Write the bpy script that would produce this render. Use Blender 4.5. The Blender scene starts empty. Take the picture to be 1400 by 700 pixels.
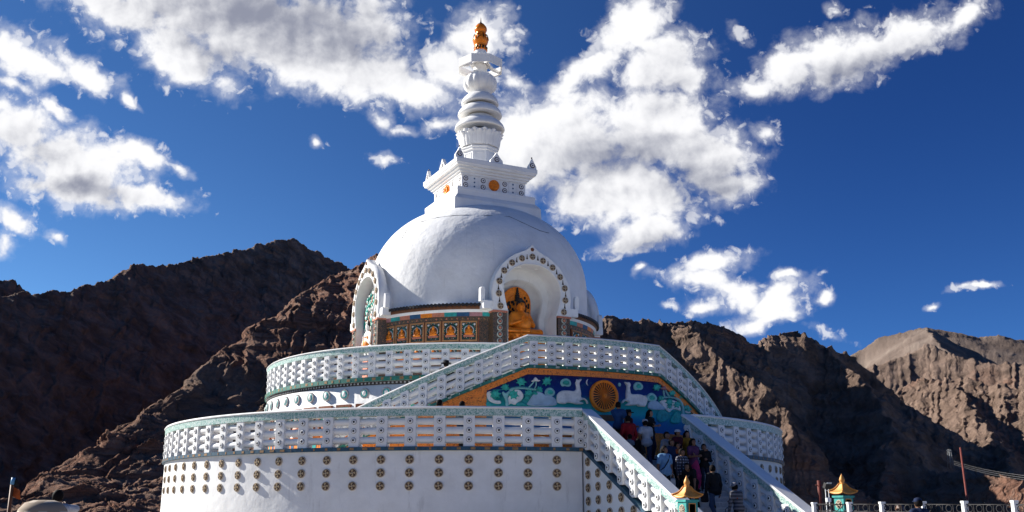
import bpy, bmesh, math, random
import numpy as np
from mathutils import Matrix, Vector
from mathutils.geometry import tessellate_polygon

PI = math.pi
QUAL = 0.9
random.seed(7)
scene = bpy.context.scene
COL = scene.collection

# ------------------------------------------------------------------ camera
CAM = np.array([-17.1023, -37.5843, 1.8571])
YAW, PITCH, ROLL, FPX = 0.4618, 0.2529, 0.0012, 1359.98      # focal length for a 1400 px wide frame
CF = np.array([math.sin(YAW) * math.cos(PITCH), math.cos(YAW) * math.cos(PITCH), math.sin(PITCH)])
_r = np.array([math.cos(YAW), -math.sin(YAW), 0.0])
_u = np.cross(_r, CF)
CR = math.cos(ROLL) * _r + math.sin(ROLL) * _u
CU = -math.sin(ROLL) * _r + math.cos(ROLL) * _u

cd = bpy.data.cameras.new("camera")
cd.sensor_width = 36.0
cd.lens = 36.0 * FPX / 1400.0
cd.clip_start, cd.clip_end = 0.1, 20000.0
camera = bpy.data.objects.new("camera", cd)
COL.objects.link(camera)
m = Matrix.Identity(4)
for i in range(3):
    m[i][0], m[i][1], m[i][2], m[i][3] = CR[i], CU[i], -CF[i], CAM[i]
camera.matrix_world = m
scene.camera = camera


def sight(x, y):
    return CF + CR * (x - 700.0) / FPX - CU * (y - 350.0) / FPX


def on_x(x, y, X):
    d = sight(x, y)
    return CAM + d * (X - CAM[0]) / d[0]


def on_y(x, y, Y):
    d = sight(x, y)
    return CAM + d * (Y - CAM[1]) / d[1]


def on_ring(x, y, rad):
    """angle from the stupa's front and height of the point of a round wall seen at a spot of the photograph"""
    d = sight(x, y)
    a = d[0] ** 2 + d[1] ** 2
    b = 2 * (CAM[0] * d[0] + CAM[1] * d[1])
    c = CAM[0] ** 2 + CAM[1] ** 2 - rad * rad
    q = max(b * b - 4 * a * c, 0.0)
    P = CAM + d * (-b - math.sqrt(q)) / (2 * a)
    return math.atan2(P[0], -P[1]), P[2]


# ------------------------------------------------------------------ node helpers
class NT:
    def __init__(self, tree):
        self.t = tree
        self.n = tree.nodes
        self.l = tree.links

    def new(self, kind, **kw):
        nd = self.n.new(kind)
        for k, v in kw.items():
            setattr(nd, k, v)
        return nd

    def set(self, sock, v):
        if hasattr(v, "is_output"):
            self.l.new(v, sock)
        elif v is not None:
            sock.default_value = v

    def math(self, op, a, b=None, c=None, clamp=False):
        nd = self.new("ShaderNodeMath", operation=op, use_clamp=clamp)
        for s, v in zip(nd.inputs, (a, b, c)):
            self.set(s, v)
        return nd.outputs[0]

    def vmath(self, op, a, b=None):
        nd = self.new("ShaderNodeVectorMath", operation=op)
        self.set(nd.inputs[0], a)
        if b is not None:
            self.set(nd.inputs[3] if op == "SCALE" else nd.inputs[1], b)
        return nd.outputs["Value"] if op in ("DOT_PRODUCT", "LENGTH", "DISTANCE") else nd.outputs[0]

    def mix(self, f, a, b, blend="MIX"):
        nd = self.new("ShaderNodeMix", data_type="RGBA", blend_type=blend)
        nd.clamp_factor = True
        nd.clamp_result = False
        self.set(nd.inputs[0], f)
        self.set(nd.inputs[6], a)
        self.set(nd.inputs[7], b)
        return nd.outputs[2]

    def noise(self, vec, scale, detail=4.0, rough=0.5, dist=0.0, out="Fac"):
        nd = self.new("ShaderNodeTexNoise")
        if vec is not None:
            self.l.new(vec, nd.inputs["Vector"])
        nd.inputs["Scale"].default_value = scale
        nd.inputs["Detail"].default_value = detail
        nd.inputs["Roughness"].default_value = rough
        nd.inputs["Distortion"].default_value = dist
        return nd.outputs[out]

    def ramp(self, fac, stops, interp="LINEAR"):
        nd = self.new("ShaderNodeValToRGB")
        cr = nd.color_ramp
        cr.interpolation = interp
        while len(cr.elements) < len(stops):
            cr.elements.new(0.5)
        for e, (p, c) in zip(cr.elements, stops):
            e.position = p
            e.color = c if len(c) == 4 else (*c, 1.0)
        self.set(nd.inputs[0], fac)
        return nd.outputs[0]

    def smooth(self, v, lo, hi, a=0.0, b=1.0):
        nd = self.new("ShaderNodeMapRange", interpolation_type="SMOOTHSTEP")
        self.set(nd.inputs[0], v)
        nd.inputs[1].default_value, nd.inputs[2].default_value = lo, hi
        nd.inputs[3].default_value, nd.inputs[4].default_value = a, b
        return nd.outputs[0]

    def coord(self, which="Object"):
        return self.new("ShaderNodeTexCoord").outputs[which]

    def xyz(self, v):
        nd = self.new("ShaderNodeSeparateXYZ")
        self.l.new(v, nd.inputs[0])
        return nd.outputs

    def comb(self, x, y, z=0.0):
        nd = self.new("ShaderNodeCombineXYZ")
        for s, v in zip(nd.inputs, (x, y, z)):
            self.set(s, v)
        return nd.outputs[0]


# ------------------------------------------------------------------ light: sun, sky, clouds
SUN_EL = math.radians(29.5)
SUN_AZ = np.array([-0.643, 0.766])                            # behind the stupa, to its left
SUN_AZ = SUN_AZ / np.linalg.norm(SUN_AZ)
SUN = np.array([SUN_AZ[0] * math.cos(SUN_EL), SUN_AZ[1] * math.cos(SUN_EL), math.sin(SUN_EL)])
sd = bpy.data.lights.new("sun", "SUN")
sd.energy, sd.angle, sd.color = 5.0, math.radians(0.53), (1.0, 0.955, 0.88)
sun = bpy.data.objects.new("sun", sd)
sun.rotation_euler = Vector(SUN).to_track_quat("Z", "Y").to_euler()
sun.location = (0, 0, 60)
COL.objects.link(sun)

world = bpy.data.worlds.new("World")
scene.world = world
world.use_nodes = True
w = NT(world.node_tree)
w.n.clear()
sky = w.new("ShaderNodeTexSky", sky_type="NISHITA")
sky.sun_disc = False
sky.sun_elevation = SUN_EL
sky.sun_rotation = math.atan2(SUN_AZ[0], SUN_AZ[1])
sky.altitude = 3600.0
sky.air_density, sky.dust_density, sky.ozone_density = 1.0, 0.2, 1.6
dirv = w.coord("Generated")
dF = w.math("MAXIMUM", w.vmath("DOT_PRODUCT", dirv, tuple(CF)), 0.05)
su = w.math("MULTIPLY_ADD", w.math("DIVIDE", w.vmath("DOT_PRODUCT", dirv, tuple(CR)), dF), FPX / 100, 7.0)
sv = w.math("MULTIPLY_ADD", w.math("DIVIDE", w.vmath("DOT_PRODUCT", dirv, tuple(CU)), dF), -FPX / 100, 3.5)
uv0 = w.comb(su, sv)                                          # a flat chart of the sky ahead
# slow swirl so no cloud keeps an elliptic outline
wob = w.vmath("SUBTRACT", w.noise(uv0, 1.1, 5, 0.55, out="Color"), (0.5, 0.5, 0.5))
uv = w.vmath("ADD", uv0, w.vmath("SCALE", wob, 0.60))


def blobs(vec, lst):
    out = None
    for cx, cy, rx, ry, rot, g in lst:
        mp = w.new("ShaderNodeMapping", vector_type="TEXTURE")
        src = vec
        if out is not None:                                   # chain the blobs one after another, so the shader stays small
            ch = w.new("ShaderNodeVectorMath", operation="MULTIPLY_ADD")
            w.l.new(out, ch.inputs[0])
            ch.inputs[1].default_value = (0, 0, 0)
            w.l.new(vec, ch.inputs[2])
            src = ch.outputs[0]
        w.l.new(src, mp.inputs["Vector"])
        mp.inputs["Location"].default_value = (cx / 100, cy / 100, 0)
        mp.inputs["Rotation"].default_value = (0, 0, math.radians(rot))
        mp.inputs["Scale"].default_value = (rx / 100, ry / 100, 1)
        ln = w.vmath("LENGTH", mp.outputs[0])
        b = w.math("MULTIPLY_ADD", ln, -g, g)
        out = b if out is None else w.math("SMOOTH_MAX", out, b, 0.08)
    return out


CLOUDS = [
    (330, 25, 290, 85, 10, 1.0), (440, 85, 190, 62, 14, 1.0), (545, 120, 130, 38, 6, .9), (160, 8, 120, 40, 25, .9),
    (250, 75, 100, 50, 25, .9), (655, 50, 62, 55, -25, .85), (610, 100, 60, 50, 10, .8), (505, 30, 70, 60, 0, .8), (695, 50, 35, 18, -10, .6),
    (25, 75, 75, 42, 28, .8), (115, 100, 75, 28, 30, .8), (70, 90, 70, 30, 20, .7), (182, 140, 26, 12, 30, .7), (20, 115, 45, 16, 30, .6),
    (20, 175, 85, 55, 20, .9), (105, 230, 125, 62, 12, 1.0), (185, 212, 65, 24, 14, .85), (242, 225, 26, 13, 30, .7),
    (190, 268, 95, 26, 10, .85), (100, 262, 110, 36, 6, .9), (72, 152, 34, 17, 42, .75), (18, 300, 42, 20, 10, .65), (8, 325, 22, 20, 60, .55), (74, 322, 18, 12, 20, .55),
    (862, 35, 85, 40, -38, .95), (800, 100, 95, 30, -38, .8), (905, 88, 85, 60, 0, 1.0), (770, 190, 130, 85, -18, 1.0), (900, 175, 110, 85, 0, 1.0),
    (850, 266, 135, 66, 8, 1.0), (965, 215, 85, 70, 20, .95), (715, 205, 95, 85, 0, 1.0), (890, 312, 75, 33, -16, .9), (860, 335, 55, 16, -6, .8),
    (1000, 258, 52, 33, 0, .85), (945, 105, 48, 42, 20, .7), 
    (1085, 92, 78, 50, -24, .95), (1155, 78, 105, 50, -18, .95), (1235, 50, 115, 36, -16, .9), (1312, 25, 60, 22, -28, .65), (1030, 118, 38, 24, 10, .7),
    (1047, 182, 24, 20, 0, .55), (1010, 45, 20, 14, 20, .5), (1142, 15, 18, 12, 40, .5),
    (975, 362, 75, 22, -8, .85), (955, 385, 75, 22, 8, .8), (1015, 400, 60, 24, 6, .8), (1062, 412, 66, 28, -28, .85), (1045, 432, 75, 20, -14, .75),
    (1079, 379, 27, 12, -6, .75), (1124, 407, 20, 14, -30, .75), (881, 370, 15, 9, -20, .6), (1340, 394, 40, 9, -7, .75), (1284, 421, 18, 7, -6, .6),
    (955, 415, 44, 12, -6, .65), (917, 419, 18, 8, -10, .6), (1130, 458, 34, 10, 20, .5),
    (530, 223, 22, 11, 0, .55), (700, 120, 42, 20, 20, .6), (600, 176, 32, 16, -20, .55), (520, 165, 32, 14, 60, .5), (548, 185, 26, 10, 20, .5), (430, 201, 14, 8, 0, .5),
]
THICK = [(360, 20, 190, 60, 4, 1.0), (290, 70, 70, 28, 16, .75), (470, 50, 120, 50, 10, .8), (110, 262, 75, 20, 6, .9), (60, 210, 50, 24, 20, .35),
         (850, 212, 130, 42, -8, .95), (945, 245, 85, 42, 14, .8), (1160, 98, 120, 26, -20, .9), (1240, 70, 80, 18, -18, .6), (930, 120, 40, 40, 20, .4), (990, 270, 45, 22, 0, .7), (905, 330, 60, 14, -10, .4), (770, 250, 80, 30, 0, .4)]
mask = blobs(uv, CLOUDS)
thick = blobs(uv, THICK)
fine = w.noise(uv0, 2.7, 8, 0.56, 0.2)
fine2 = w.noise(w.vmath("ADD", uv0, (-0.10, -0.085, 0.0)), 2.7, 4, 0.50, 0.25)
dens = w.math("ADD", w.math("MULTIPLY", mask, 1.34), w.math("MULTIPLY_ADD", fine, 1.5, -0.98))
cover = w.smooth(dens, -0.02, 0.50)
wisp = w.math("MULTIPLY", w.smooth(w.math("ADD", w.math("MULTIPLY", mask, 1.2), w.math("MULTIPLY_ADD", fine, 1.5, -0.78)), -0.1, 0.7), 0.5)
scrap = w.noise(uv0, 5.2, 6, 0.54, 0.4)                       # torn scraps round the edges
scrap = w.smooth(w.math("ADD", w.math("MULTIPLY", mask, 0.95), w.math("MULTIPLY_ADD", scrap, 2.2, -1.22)), 0.0, 0.45, 0.0, 0.65)
cover = w.math("MAXIMUM", w.math("MAXIMUM", cover, wisp), scrap)
bump = w.math("SUBTRACT", fine, fine2)                        # turrets: brighter towards the sun
grey = w.math("ADD", w.math("MULTIPLY", thick, 0.95), w.math("MULTIPLY", bump, -1.15))
grey = w.math("ADD", grey, w.math("MULTIPLY_ADD", w.noise(uv, 0.8, 4, 0.5), 0.7, -0.30))
grey = w.smooth(grey, -0.32, 0.98)
ccol = w.mix(grey, (10.4, 10.4, 10.6, 1), (3.0, 3.2, 4.1, 1))
skyc = w.mix(1.0, sky.outputs[0], (0.43, 0.75, 1.10, 1), "MULTIPLY")
# skylight is weakest a right angle away from the sun
away = w.smooth(w.vmath("DOT_PRODUCT", dirv, tuple(SUN)), 0.15, 0.85)
skyc = w.mix(1.0, skyc, w.mix(away, (0.40, 0.56, 0.82, 1), (1, 1, 1, 1)), "MULTIPLY")
low = w.smooth(w.xyz(dirv)[2], 0.02, 0.40)                    # paler air towards the ridges
skyc = w.mix(1.0, skyc, w.mix(low, (1.75, 1.50, 1.22, 1), (1, 1, 1, 1)), "MULTIPLY")
front = w.smooth(w.vmath("DOT_PRODUCT", dirv, tuple(CF)), 0.2, 0.5)
above = w.smooth(w.xyz(dirv)[2], 0.0, 0.06)
cf = w.math("MULTIPLY", w.math("MULTIPLY", cover, front), above)
bg = w.new("ShaderNodeBackground")
w.l.new(w.mix(cf, skyc, ccol), bg.inputs[0])
bg.inputs[1].default_value = 0.05
wo = w.new("ShaderNodeOutputWorld")
w.l.new(bg.outputs[0], wo.inputs[0])
try:
    world.cycles.sampling_method = "MANUAL"
    world.cycles.sample_map_resolution = 512
except Exception:
    pass

vs = scene.view_settings
vs.view_transform, vs.look, vs.gamma, vs.use_curve_mapping = "Standard", "None", 1.0, False
vs.exposure = 0.95
scene.display_settings.display_device = "sRGB"
scene.render.engine = "CYCLES"
cy = scene.cycles
cy.max_bounces, cy.diffuse_bounces, cy.glossy_bounces, cy.transparent_max_bounces, cy.transmission_bounces = 5, 3, 2, 6, 2
cy.use_adaptive_sampling = True
cy.adaptive_threshold = 0.01
cy.use_denoising = True
try:
    cy.denoiser = "OPENIMAGEDENOISE"
    cy.denoising_input_passes = "RGB_ALBEDO_NORMAL"
except Exception:
    pass


# ------------------------------------------------------------------ mesh helpers
def ring(r, a, z):
    return (r * math.sin(a), -r * math.cos(a), z)


class MB:
    """collects shapes that become ONE mesh"""

    def __init__(self):
        self.v, self.f, self.m, self.s = [], [], [], []

    def add(self, verts, faces, mat=0, smooth=False):
        o = len(self.v)
        self.v += [tuple(float(c) for c in p) for p in verts]
        for f in faces:
            self.f.append(tuple(i + o for i in f))
            self.m.append(mat)
            self.s.append(smooth)
        return self

    def box(self, c, s, mat=0, M=None):
        x, y, z = s[0] / 2, s[1] / 2, s[2] / 2
        vv = [(-x, -y, -z), (x, -y, -z), (x, y, -z), (-x, y, -z), (-x, -y, z), (x, -y, z), (x, y, z), (-x, y, z)]
        vv = [Vector(p) for p in vv]
        if M is not None:
            vv = [M @ p for p in vv]
        c = Vector(c)
        return self.add([p + c for p in vv], [(0, 3, 2, 1), (4, 5, 6, 7), (0, 1, 5, 4), (1, 2, 6, 5), (2, 3, 7, 6), (3, 0, 4, 7)], mat)

    def hexa(self, p8, mat=0):
        return self.add(p8, [(0, 3, 2, 1), (4, 5, 6, 7), (0, 1, 5, 4), (1, 2, 6, 5), (2, 3, 7, 6), (3, 0, 4, 7)], mat)

    def lathe(self, prof, n=64, mat=0, smooth=True, M=None, a0=0.0, a1=2 * PI, mats=None):
        """profile of (radius, height) turned about the vertical; a0..a1 leaves it open"""
        full = abs(a1 - a0 - 2 * PI) < 1e-6
        cols = n if full else n + 1
        vv = []
        for k in range(cols):
            a = a0 + (a1 - a0) * k / n
            for r, z in prof:
                p = ring(r, a, z)
                vv.append(M @ Vector(p) if M is not None else p)
        L = len(prof)
        for j in range(L - 1):
            ff = []
            for k in range(n):
                k2 = (k + 1) % cols
                ff.append((k * L + j, k2 * L + j, k2 * L + j + 1, k * L + j + 1))
            if j == 0:
                self.add(vv, ff, mats[j] if mats else mat, smooth)
                off = len(self.v) - len(vv)
            else:
                for f in ff:
                    self.f.append(tuple(i + off for i in f))
                    self.m.append(mats[j] if mats else mat)
                    self.s.append(smooth)
        return self

    def sweep(self, prof, pts, mat=0, smooth=False, caps=True, mats=None):
        """closed (out, up) profile carried along pts = [(origin, outward unit vector, up unit vector)]"""
        L = len(prof)
        vv = []
        for o, out, up in pts:
            o, out, up = Vector(o), Vector(out), Vector(up)
            vv += [o + out * a + up * b for a, b in prof]
        n = len(pts)
        for j in range(L):
            j2 = (j + 1) % L
            ff = [(k * L + j, (k + 1) * L + j, (k + 1) * L + j2, k * L + j2) for k in range(n - 1)]
            if j == 0:
                self.add(vv, ff, mats[j] if mats else mat, smooth)
                off = len(self.v) - len(vv)
            else:
                for f in ff:
                    self.f.append(tuple(i + off for i in f))
                    self.m.append(mats[j] if mats else mat)
                    self.s.append(smooth)
        if caps:
            self.f.append(tuple(off + j for j in range(L))[::-1])
            self.f.append(tuple(off + (n - 1) * L + j for j in range(L)))
            self.m += [mat, mat]
            self.s += [False, False]
        return self

    def tube(self, path, rad, n=10, mat=0, caps=True, smooth=True):
        path = [Vector(p) for p in path]
        rads = rad if isinstance(rad, (list, tuple)) else [rad] * len(path)
        vv, ff = [], []
        ref = Vector((0, 0, 1))
        for i, p in enumerate(path):
            t = (path[min(i + 1, len(path) - 1)] - path[max(i - 1, 0)]).normalized()
            if abs(t.dot(ref)) > 0.95:
                ref = Vector((1, 0, 0)) if abs(t.x) < 0.9 else Vector((0, 1, 0))
            sx = t.cross(ref).normalized()
            sy = sx.cross(t).normalized()
            for k in range(n):
                a = 2 * PI * k / n
                vv.append(p + (sx * math.cos(a) + sy * math.sin(a)) * rads[i])
        for i in range(len(path) - 1):
            for k in range(n):
                k2 = (k + 1) % n
                ff.append((i * n + k, i * n + k2, (i + 1) * n + k2, (i + 1) * n + k))
        self.add(vv, ff, mat, smooth)
        if caps:
            off = len(self.v) - len(vv)
            self.f.append(tuple(off + k for k in range(n))[::-1])
            self.f.append(tuple(off + (len(path) - 1) * n + k for k in range(n)))
            self.m += [mat, mat]
            self.s += [False, False]
        return self

    def ball(self, c, r, nu=16, nv=10, mat=0, M=None):
        """ellipsoid of radii r (3) about c"""
        vv = [(0, 0, -1)]
        for j in range(1, nv):
            t = PI * j / nv
            for k in range(nu):
                a = 2 * PI * k / nu
                vv.append((math.sin(t) * math.cos(a), math.sin(t) * math.sin(a), -math.cos(t)))
        vv.append((0, 0, 1))
        ff = [(0, 1 + (k + 1) % nu, 1 + k) for k in range(nu)]
        for j in range(nv - 2):
            for k in range(nu):
                k2 = (k + 1) % nu
                ff.append((1 + j * nu + k, 1 + j * nu + k2, 1 + (j + 1) * nu + k2, 1 + (j + 1) * nu + k))
        e = len(vv) - 1
        ff += [(e, 1 + (nv - 2) * nu + k, 1 + (nv - 2) * nu + (k + 1) % nu) for k in range(nu)]
        c = Vector(c)
        out = []
        for p in vv:
            q = Vector((p[0] * r[0], p[1] * r[1], p[2] * r[2]))
            if M is not None:
                q = M @ q
            out.append(q + c)
        return self.add(out, ff, mat, True)

    def disc(self, c, nrm, up, r0, r1, t0, t1, n=20, mat=0):
        """truncated cone on a wall: from radius r0 at offset t0 to r1 at t1, front closed"""
        nrm, up = Vector(nrm).normalized(), Vector(up)
        side = up.cross(nrm).normalized()
        up = nrm.cross(side).normalized()
        c = Vector(c)
        vv = []
        for r, t in ((r0, t0), (r1, t1)):
            for k in range(n):
                a = 2 * PI * k / n
                vv.append(c + nrm * t + (side * math.cos(a) + up * math.sin(a)) * r)
        ff = [(k, (k + 1) % n, n + (k + 1) % n, n + k) for k in range(n)] + [tuple(range(n, 2 * n))]
        return self.add(vv, ff, mat)

    def build(self, name, mats, parent=None, bevel=0.0):
        me = bpy.data.meshes.new(name)
        me.from_pydata(self.v, [], self.f)
        mats = mats if isinstance(mats, (list, tuple)) else [mats]
        for mt in mats:
            me.materials.append(mt)
        me.polygons.foreach_set("material_index", self.m)
        me.polygons.foreach_set("use_smooth", self.s)
        bm = bmesh.new()
        bm.from_mesh(me)
        bmesh.ops.remove_doubles(bm, verts=bm.verts, dist=1e-5)
        bmesh.ops.recalc_face_normals(bm, faces=bm.faces)
        bm.to_mesh(me)
        bm.free()
        me.update()
        o = bpy.data.objects.new(name, me)
        COL.objects.link(o)
        if parent is not None:
            o.parent = parent
        if bevel:
            b = o.modifiers.new("bevel", "BEVEL")
            b.width, b.segments, b.limit_method, b.angle_limit = bevel, 2, "ANGLE", math.radians(40)
        return o


def thing(name, label, cat, loc=(0, 0, 0), group=None):
    o = bpy.data.objects.new(name, None)
    o.location = loc
    o.empty_display_size = 0.2
    COL.objects.link(o)
    return tag(o, label, cat, group)


def tag(o, label=None, cat=None, group=None, kind=None):
    for k, v in (("label", label), ("category", cat), ("group", group), ("kind", kind)):
        if v:
            o[k] = v
    return o


def clone(o, parent=None, M=None):
    """a linked-data copy of one object (children not included)"""
    c = o.copy()
    COL.objects.link(c)
    c.parent = parent
    if M is not None:
        c.matrix_local = M
    return c


# ------------------------------------------------------------------ noise for terrain
def _hash(ix, iy, seed):
    h = (ix.astype(np.int64) * 374761393 + iy.astype(np.int64) * 668265263 + seed * 974711) & 0xFFFFFFFF
    h = ((h ^ (h >> 13)) * 1274126177) & 0xFFFFFFFF
    h = h ^ (h >> 16)
    return h


def gnoise(x, y, seed=0):
    ix, iy = np.floor(x), np.floor(y)
    fx, fy = x - ix, y - iy
    ux, uy = fx * fx * fx * (fx * (fx * 6 - 15) + 10), fy * fy * fy * (fy * (fy * 6 - 15) + 10)

    def g(dx, dy):
        a = _hash(ix + dx, iy + dy, seed) * (2 * PI / 4294967296.0)
        return np.cos(a) * (fx - dx) + np.sin(a) * (fy - dy)
    a, b, c, d = g(0, 0), g(1, 0), g(0, 1), g(1, 1)
    return ((a + (b - a) * ux) + ((c + (d - c) * ux) - (a + (b - a) * ux)) * uy) * 1.5


def fbm(x, y, octs=5, seed=0, gain=0.5, lac=2.03):
    s, amp = 0.0, 1.0
    for k in range(octs):
        s = s + amp * gnoise(x, y, seed + k)
        x, y, amp = x * lac + 17.3, y * lac - 9.1, amp * gain
    return s


def ridged(x, y, octs=5, seed=0, gain=0.5, lac=2.07):
    s, amp, wgt = 0.0, 1.0, 1.0
    for k in range(octs):
        nse = 1.0 - np.abs(gnoise(x, y, seed + k)) * 1.6
        nse = nse * nse * wgt
        s = s + amp * nse
        wgt = np.clip(nse * 1.6, 0, 1)
        x, y, amp = x * lac + 5.3, y * lac + 11.7, amp * gain
    return s


# ------------------------------------------------------------------ terrain
GROUND_Z = 0.60


def crest(pts):
    out = []
    for x, y, d in pts:
        s = sight(x, y)
        h = math.hypot(s[0], s[1])
        out.append(CAM + s * (d / h))
    return np.array(out)


#         crest line (photo x, photo y, metres away), steepness of the near side, of the far side
RIDGES = [
    ([(-330, 330, 400), (-200, 345, 450), (-110, 360, 470), (0, 381, 500), (25, 380, 505), (60, 400, 520), (140, 430, 560)], .95, .8),
    ([(-900, 250, 190), (-640, 262, 225), (-420, 290, 262), (-250, 340, 290), (-120, 386, 312), (-40, 404, 336), (20, 406, 350), (60, 399, 366), (110, 387, 392), (180, 366, 430), (215, 362, 455), (250, 349, 480),  # out-of-frame left end is added height, there to shade this slope
      (300, 344, 520), (345, 335, 560), (385, 326, 590), (405, 324, 600), (435, 337, 620), (465, 355, 640), (520, 395, 660), (640, 430, 690)], 1.05, .8),
    ([(540, 338, 340), (505, 352, 330), (462, 364, 315), (400, 409, 285), (350, 447, 265), (300, 483, 250), (250, 522, 232), (200, 563, 215), (150, 603, 200), (100, 642, 188), (0, 673, 170), (-120, 692, 160)][::-1], .24, .95),
    ([(505, 352, 330), (560, 324, 345), (600, 296, 357), (640, 287, 368), (692, 290, 378), (735, 312, 384), (768, 348, 389), (788, 390, 392), (798, 440, 394), (806, 480, 396)], 1.15, 1.1),  # unseen peak behind the dome, raised to cast shade on the right slopes
    ([(740, 425, 270), (780, 432, 285), (820, 440, 300), (850, 434, 308), (880, 436, 318), (915, 435, 330), (950, 442, 342), (985, 439, 354), (1020, 457, 366), (1060, 449, 382),
      (1085, 445, 392), (1112, 461, 400), (1140, 468, 408), (1165, 475, 414), (1190, 498, 418), (1208, 532, 408), (1222, 575, 386), (1234, 620, 360), (1240, 665, 335)], .86, .9),
    ([(905, 436, 326), (944, 456, 312), (985, 490, 296), (1030, 522, 280), (1072, 552, 268), (1092, 592, 256), (1100, 650, 246)], .60, 1.1),
    ([(1112, 461, 400), (1145, 480, 385), (1178, 510, 368), (1200, 548, 348), (1222, 600, 320)], .56, 1.2),
    ([(1225, 668, 330), (1262, 640, 320), (1300, 634, 312), (1350, 644, 300), (1420, 664, 285)], .7, .5),
    ([(1150, 600, 610), (1200, 535, 600), (1249, 506, 580), (1290, 507, 568), (1326, 511, 556), (1362, 520, 545), (1400, 524, 535), (1500, 540, 505), (1650, 560, 480)], .56, .8),
    ([(1300, 508, 565), (1320, 545, 510), (1348, 590, 450), (1390, 645, 380)], .5, .9),
    ([(1100, 560, 800), (1170, 505, 800), (1206, 492, 810), (1240, 480, 820), (1266, 466, 830), (1300, 479, 810), (1345, 492, 790), (1400, 494, 780), (1520, 500, 700)], .55, .7),
    ([(1020, 560, 1700), (1110, 520, 1720), (1150, 497, 1750), (1176, 477, 1800), (1200, 461, 1800), (1240, 452, 1780), (1266, 446, 1760), (1300, 452, 1770), (1334, 460, 1790), (1362, 457, 1810),
      (1385, 464, 1900), (1400, 464, 1950), (1460, 452, 2000), (1600, 470, 2000)], .5, .7),
    ([(1266, 447, 1760), (1285, 470, 1500), (1320, 500, 1250)], .42, .7),
]


def facets(x, y, seed):
    """cells of random height and tilt, nearest centre wins"""
    ix, iy = np.floor(x), np.floor(y)
    best = np.full(x.shape, 1e9)
    val = np.zeros(x.shape)
    for dx in (-1, 0, 1):
        for dy in (-1, 0, 1):
            h = _hash(ix + dx, iy + dy, seed)
            a, b, c, d, e = (((h >> k) & 63) / 63.0 for k in (0, 5, 11, 17, 23))
            px, py = ix + dx + a - x, iy + dy + b - y
            r = px * px + py * py
            m = r < best
            best = np.where(m, r, best)
            val = np.where(m, (c - .5) * .8 - ((d - .5) * px + (e - .5) * py) * 2.0, val)
    return val


def terrain_height(X, Y):
    rx, ry = X - CAM[0], Y - CAM[1]
    R = np.hypot(rx, ry)
    base = -12.0 + 0.012 * np.clip(R - 90, 0, 1e9)
    wx = X + 3.5 * fbm(X / 55, Y / 55, 3, 41)
    wy = Y + 3.5 * fbm(X / 55, Y / 55, 3, 57)
    top = base.copy()
    rid = np.zeros(X.shape, int)
    for k, (pts, near, far) in enumerate(RIDGES):
        P = crest(pts)
        sw = np.zeros(X.shape)
        sh = np.zeros(X.shape)
        ss = np.zeros(X.shape)
        dmin = np.full(X.shape, 1e9)
        for A, B in zip(P[:-1], P[1:]):
            ex, ey = B[0] - A[0], B[1] - A[1]
            L2 = ex * ex + ey * ey
            t = np.clip(((wx - A[0]) * ex + (wy - A[1]) * ey) / L2, 0, 1)
            qx, qy = wx - A[0] - t * ex, wy - A[1] - t * ey
            d = np.hypot(qx, qy)
            side = (ex * qy - ey * qx) / (math.sqrt(L2) * (d + 1e-6))
            u = np.clip(0.5 - side * 2.5, 0, 1)
            wgt = 1.0 / (d + 0.6) ** 4
            sw += wgt
            sh += wgt * (A[2] + t * (B[2] - A[2]))
            ss += wgt * (far + (near - far) * u)
            np.minimum(dmin, d, out=dmin)
        best = sh / sw - ss / sw * dmin * (1 + (0.35 * np.clip((dmin - 35) / 60, 0, 1.5) if near < .45 else -0.10 * np.clip(dmin / 150, 0, 1)))
        rid = np.where(best > top, k + 1, rid)
        kk = 5.0
        hh = np.clip(0.5 + 0.5 * (best - top) / kk, 0, 1)
        top = top + (best - top) * hh + kk * hh * (1 - hh) * 0.5
    rise = np.clip((top - base) / 22.0, 0, 1)
    far = np.clip(R / 420.0, 0.55, 4.0)                      # the far massif is broader featured
    n1 = ridged(wx / (58 * far), wy / (58 * far), 5, 3, .55) - 0.95
    qx, qy = X + 0.8 * fbm(X / 9, Y / 9, 3, 91), Y + 0.8 * fbm(X / 9, Y / 9, 3, 97)
    n2 = ridged(qx / (17 * far), qy / (17 * far), 5, 11, .6) - 1.0
    # strata leaning across the slopes
    ca, sa = math.cos(0.62), math.sin(0.62)
    n3 = ridged((qx * ca + qy * sa) / (24 * far), (-qx * sa + qy * ca) / (5.0 * far), 4, 23, .6) - 1.0
    n4 = ridged(qx / 4.6, qy / 4.6, 4, 31, .62) - 1.0
    # broken blocks: tilted facets, long along the strata
    u_, v_ = (qx * ca + qy * sa) * .6, -qx * sa + qy * ca
    b1 = facets(u_ / (9 * far), v_ / (9 * far), 131)
    b2 = facets(u_ / (2.9 * far) + 3.3, v_ / (2.9 * far), 177)
    b3 = facets(X / (1.25 * far), Y / (1.25 * far), 211)
    soft = np.where(R > 680, np.clip(1.0 - (R - 680) / 450, 0.22, 1), 1.0)
    blk = np.clip(0.55 + 0.9 * fbm(X / 70, Y / 70, 3, 301), 0.15, 1.3) * np.where(R > 680, .40, 1)       # craggy here, scree there
    calm = np.select([rid == 2, rid == 3, rid >= 8], [.6, .62, .60], 1.0)
    z = top + rise * soft * far * ((3.4 * np.where(rid == 2, .45, 1) * np.where(R > 680, .22, 1)) * n1 + calm * (0.5 * n2 + blk * (1.1 * b1 + 0.9 * b2)) + np.where(rid == 3, 1.15, .8) * n3) + (0.2 + 0.8 * rise) * soft * np.clip(far, .6, 1.4) * (0.25 * n4 + .50 * b3)
    return z, top, base


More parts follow.
